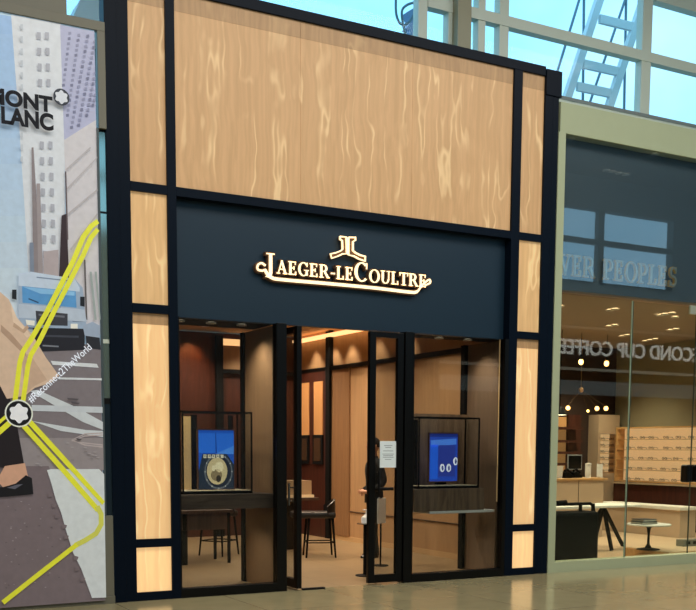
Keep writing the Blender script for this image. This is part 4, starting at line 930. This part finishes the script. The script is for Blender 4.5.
# black trolley case
t = thing('trolley_case', 'large black trolley case standing behind the glass beside the left post', 'case', (6.68, .55, 0))
xl, xr = W(552, 540, .4)[0], W(599.5, 540, .4)[0]; zt = W(575, 512, .4)[1]
B(xl, xr, .4, .75, .03, zt).build('case_body', mat('black_nylon', (5, 5, 6), .8, spec=.2), t, .05)
m = MB(); zh = W(575, 504, .5)[1]; m.tube([(xl+.02, .5, zt-.02), (xl+.02, .5, zh), (xr-.1, .5, zh), (xr-.04, .5, zh-.03), (xr-.02, .5, zt-.03)], .022, 10); m.build('handle', M['blackm'], t, smooth=True)
for px in (580.5, 593): x_ = W(px, 508, .5)[0]; MB().bar((x_, .5, zt-.02), (x_, .5, zh), .04, .03).build('strap', M['blackm'], t)
x_ = W(562, 502, .5)[0]; MB().tube([(x_-.09, .5, zh+.02), (x_+.07, .5, zh+.025)], [.03, .035], 10).build('grip', M['blackm'], t, smooth=True)
for x_ in (xl+.08, xr-.08):
    for y_ in (.45, .70): m = MB(); m.tube([(x_-.015, y_, .03), (x_+.015, y_, .03)], .03, 14); m.build('wheel', M['blackm'], t)
x_, y_ = G(689, 549, .15)
y_ = .7; x_ = W(689, 549, .7)[0]
t = thing('floor_outlet_box', 'small grey metal box with sockets on the platform at the right edge', 'box', (x_, y_, .15)); B(x_-.12, x_+.3, y_, y_+.15, .15, .25).build('box_body', mat('grey_box', (120, 122, 112), .4), t, .006)
m = MB(); m.box(x_-.06, x_+.02, y_-.004, y_, .18, .225); m.box(x_+.08, x_+.16, y_-.004, y_, .18, .225); m.build('sockets', M['black'], t)

# ================================================================== OUTSIDE THE CLERESTORY AND ACROSS THE CONCOURSE
YL = 3.0
steel = mat('galvanised_steel', (222, 226, 226), .6)
def P3(px, py, Y=YL): a, b = W(px, py, Y); return (a, Y, b)
t = thing('roof_ladder', 'pale steel ladder leaning outside the clerestory window', 'ladder', P3(590, 100))
MB().bar(P3(603, -12), P3(553, 140), .13, .09).build('rail', steel, t); MB().bar(P3(645, -4), P3(593, 156), .13, .09).build('rail', steel, t)
for a, b in (((599.5, 19), (638, 28.5)), ((583, 64), (623, 73)), ((577, 86.5), (615, 94.5)), ((612, -22), (652, -14))): MB().bar(P3(*a), P3(*b), .13, .06).build('rung', steel, t)
for k, (a, b) in enumerate((((581, -6), (556, 76)), ((584, -4), (583.5, 40)), ((623, 6), (588, 108)), ((626, 6), (625, 60)))):
    A_, B_2 = Vector(P3(*a, 3.3)), Vector(P3(*b, 3.3)); B_2 = A_+(B_2-A_)*((6.0-A_.z)/(B_2.z-A_.z)); A_ = A_+(A_-B_2)*.3
    tag(MB().tube([A_, B_2], .022, 8).build('guy_wire', mat('wire_grey', (110, 134, 150), .5)), ['long slanted wire left of the roof ladder', 'short upright wire left of the roof ladder', 'long slanted wire behind the roof ladder rungs', 'short upright wire behind the roof ladder rungs'][k], 'wire', None)
for k, pts in enumerate(([(396, -6), (396, 12), (399, 22), (403, 25)], [(416, 2), (407, 5), (402, 11), (403, 24), (406, 36)], [(416, 4), (414, 14), (409, 22), (403, 26)])):
    tag(MB().tube(smooth([P3(*p) for p in pts]), .018, 8).build('hanging_cable', mat('cable_dark', (90, 120, 130), .6)), ['dark cable hanging at left outside the clerestory', 'looped dark cable hanging beside the rooftop vent', 'curved dark cable crossing the rooftop vent'][k], 'cable')
m = MB(); m.prism([P3(*p, 3.6)[::2] for p in ((407, 12), (417, 6), (418, 175), (410, 175), (409.5, 30), (407, 28), (411, 22))], 3.6, 3.75)
tag(m.build('rooftop_vent', mat('vent_blue', (110, 140, 172), .6)), 'blue grey angular roof vent seen through the clerestory', 'vent')
m = MB(); m.prism([P3(*p, 2.2)[::2] for p in ((71, 22), (81, -2), (110, -2), (110, 40), (71, 40))], 2.2, 2.6)
tag(m.build('parapet', mat('pale_parapet', (150, 176, 186), .7)), 'pale blue sloped parapet seen above the poster corner', 'parapet')
# cafe fascia seen mirrored
t = thing('cafe_fascia', 'dark cafe fascia across the concourse, its lit name mirrored in the optician glass', 'sign', (17, -11.9, 3.8))
B(12, 24, -12.0, -11.9, 3.84, 4.9).build('fascia_panel', mat('dark_fascia', (52, 50, 46), .6), t)
B(12, 24, -11.95, -11.85, 3.76, 3.83).build('lower_trim', mat('pale_trim', (214, 208, 190), .5, emit=.9), t); B(12, 24, -11.95, -11.86, 4.9, 4.96).build('upper_trim', mat('grey_trim', (180, 176, 160), .5, emit=.5), t)  # trims glow by themselves though they are no lamps
B(12, 24, -12.0, -11.88, 3.1, 3.48).build('pale_panel', mat('pale_panel_glow', (150, 166, 168), .5, emit=.75), t)  # plain pale panel with glow added, no lamp inside
text_mesh('SECOND CUP COFFEE', mat('white_lit_letter', (226, 226, 220), .5, emit=3.4), 21.45, -11.86, 4.18, width=5.62, height=.41, depth=.03, bold=.012, parent=t, name='lettering', rz=PI)
M['glowx'] = mat('bright_lamp_glow', (255, 240, 214), .5, emit=22)
a = downlight((16.96, -11.2, 8.99), 'small round downlight on the concourse ceiling mirrored in the optician glass', 'concourse ceiling downlights', 0, .085, glowm='glowx')
for px, py in ((606.5, 170), (612.5, 171.5), (619, 173), (626, 174.5)):
    d = ray(px, py); k = (8.99-EYE.z)/d.z; p = EYE+d*k; y = .06-p.y
    if (px, py) == (606.5, 170): a.location = (p.x, y, 8.99)
    else: dup(a, (p.x, y, 8.99))
for px, py in ((571, 138.5), (655, 154.5)):
    d = ray(px, py); k = (8.99-EYE.z)/d.z; p = EYE+d*k; dup(a, (p.x, .06-p.y, 8.99))
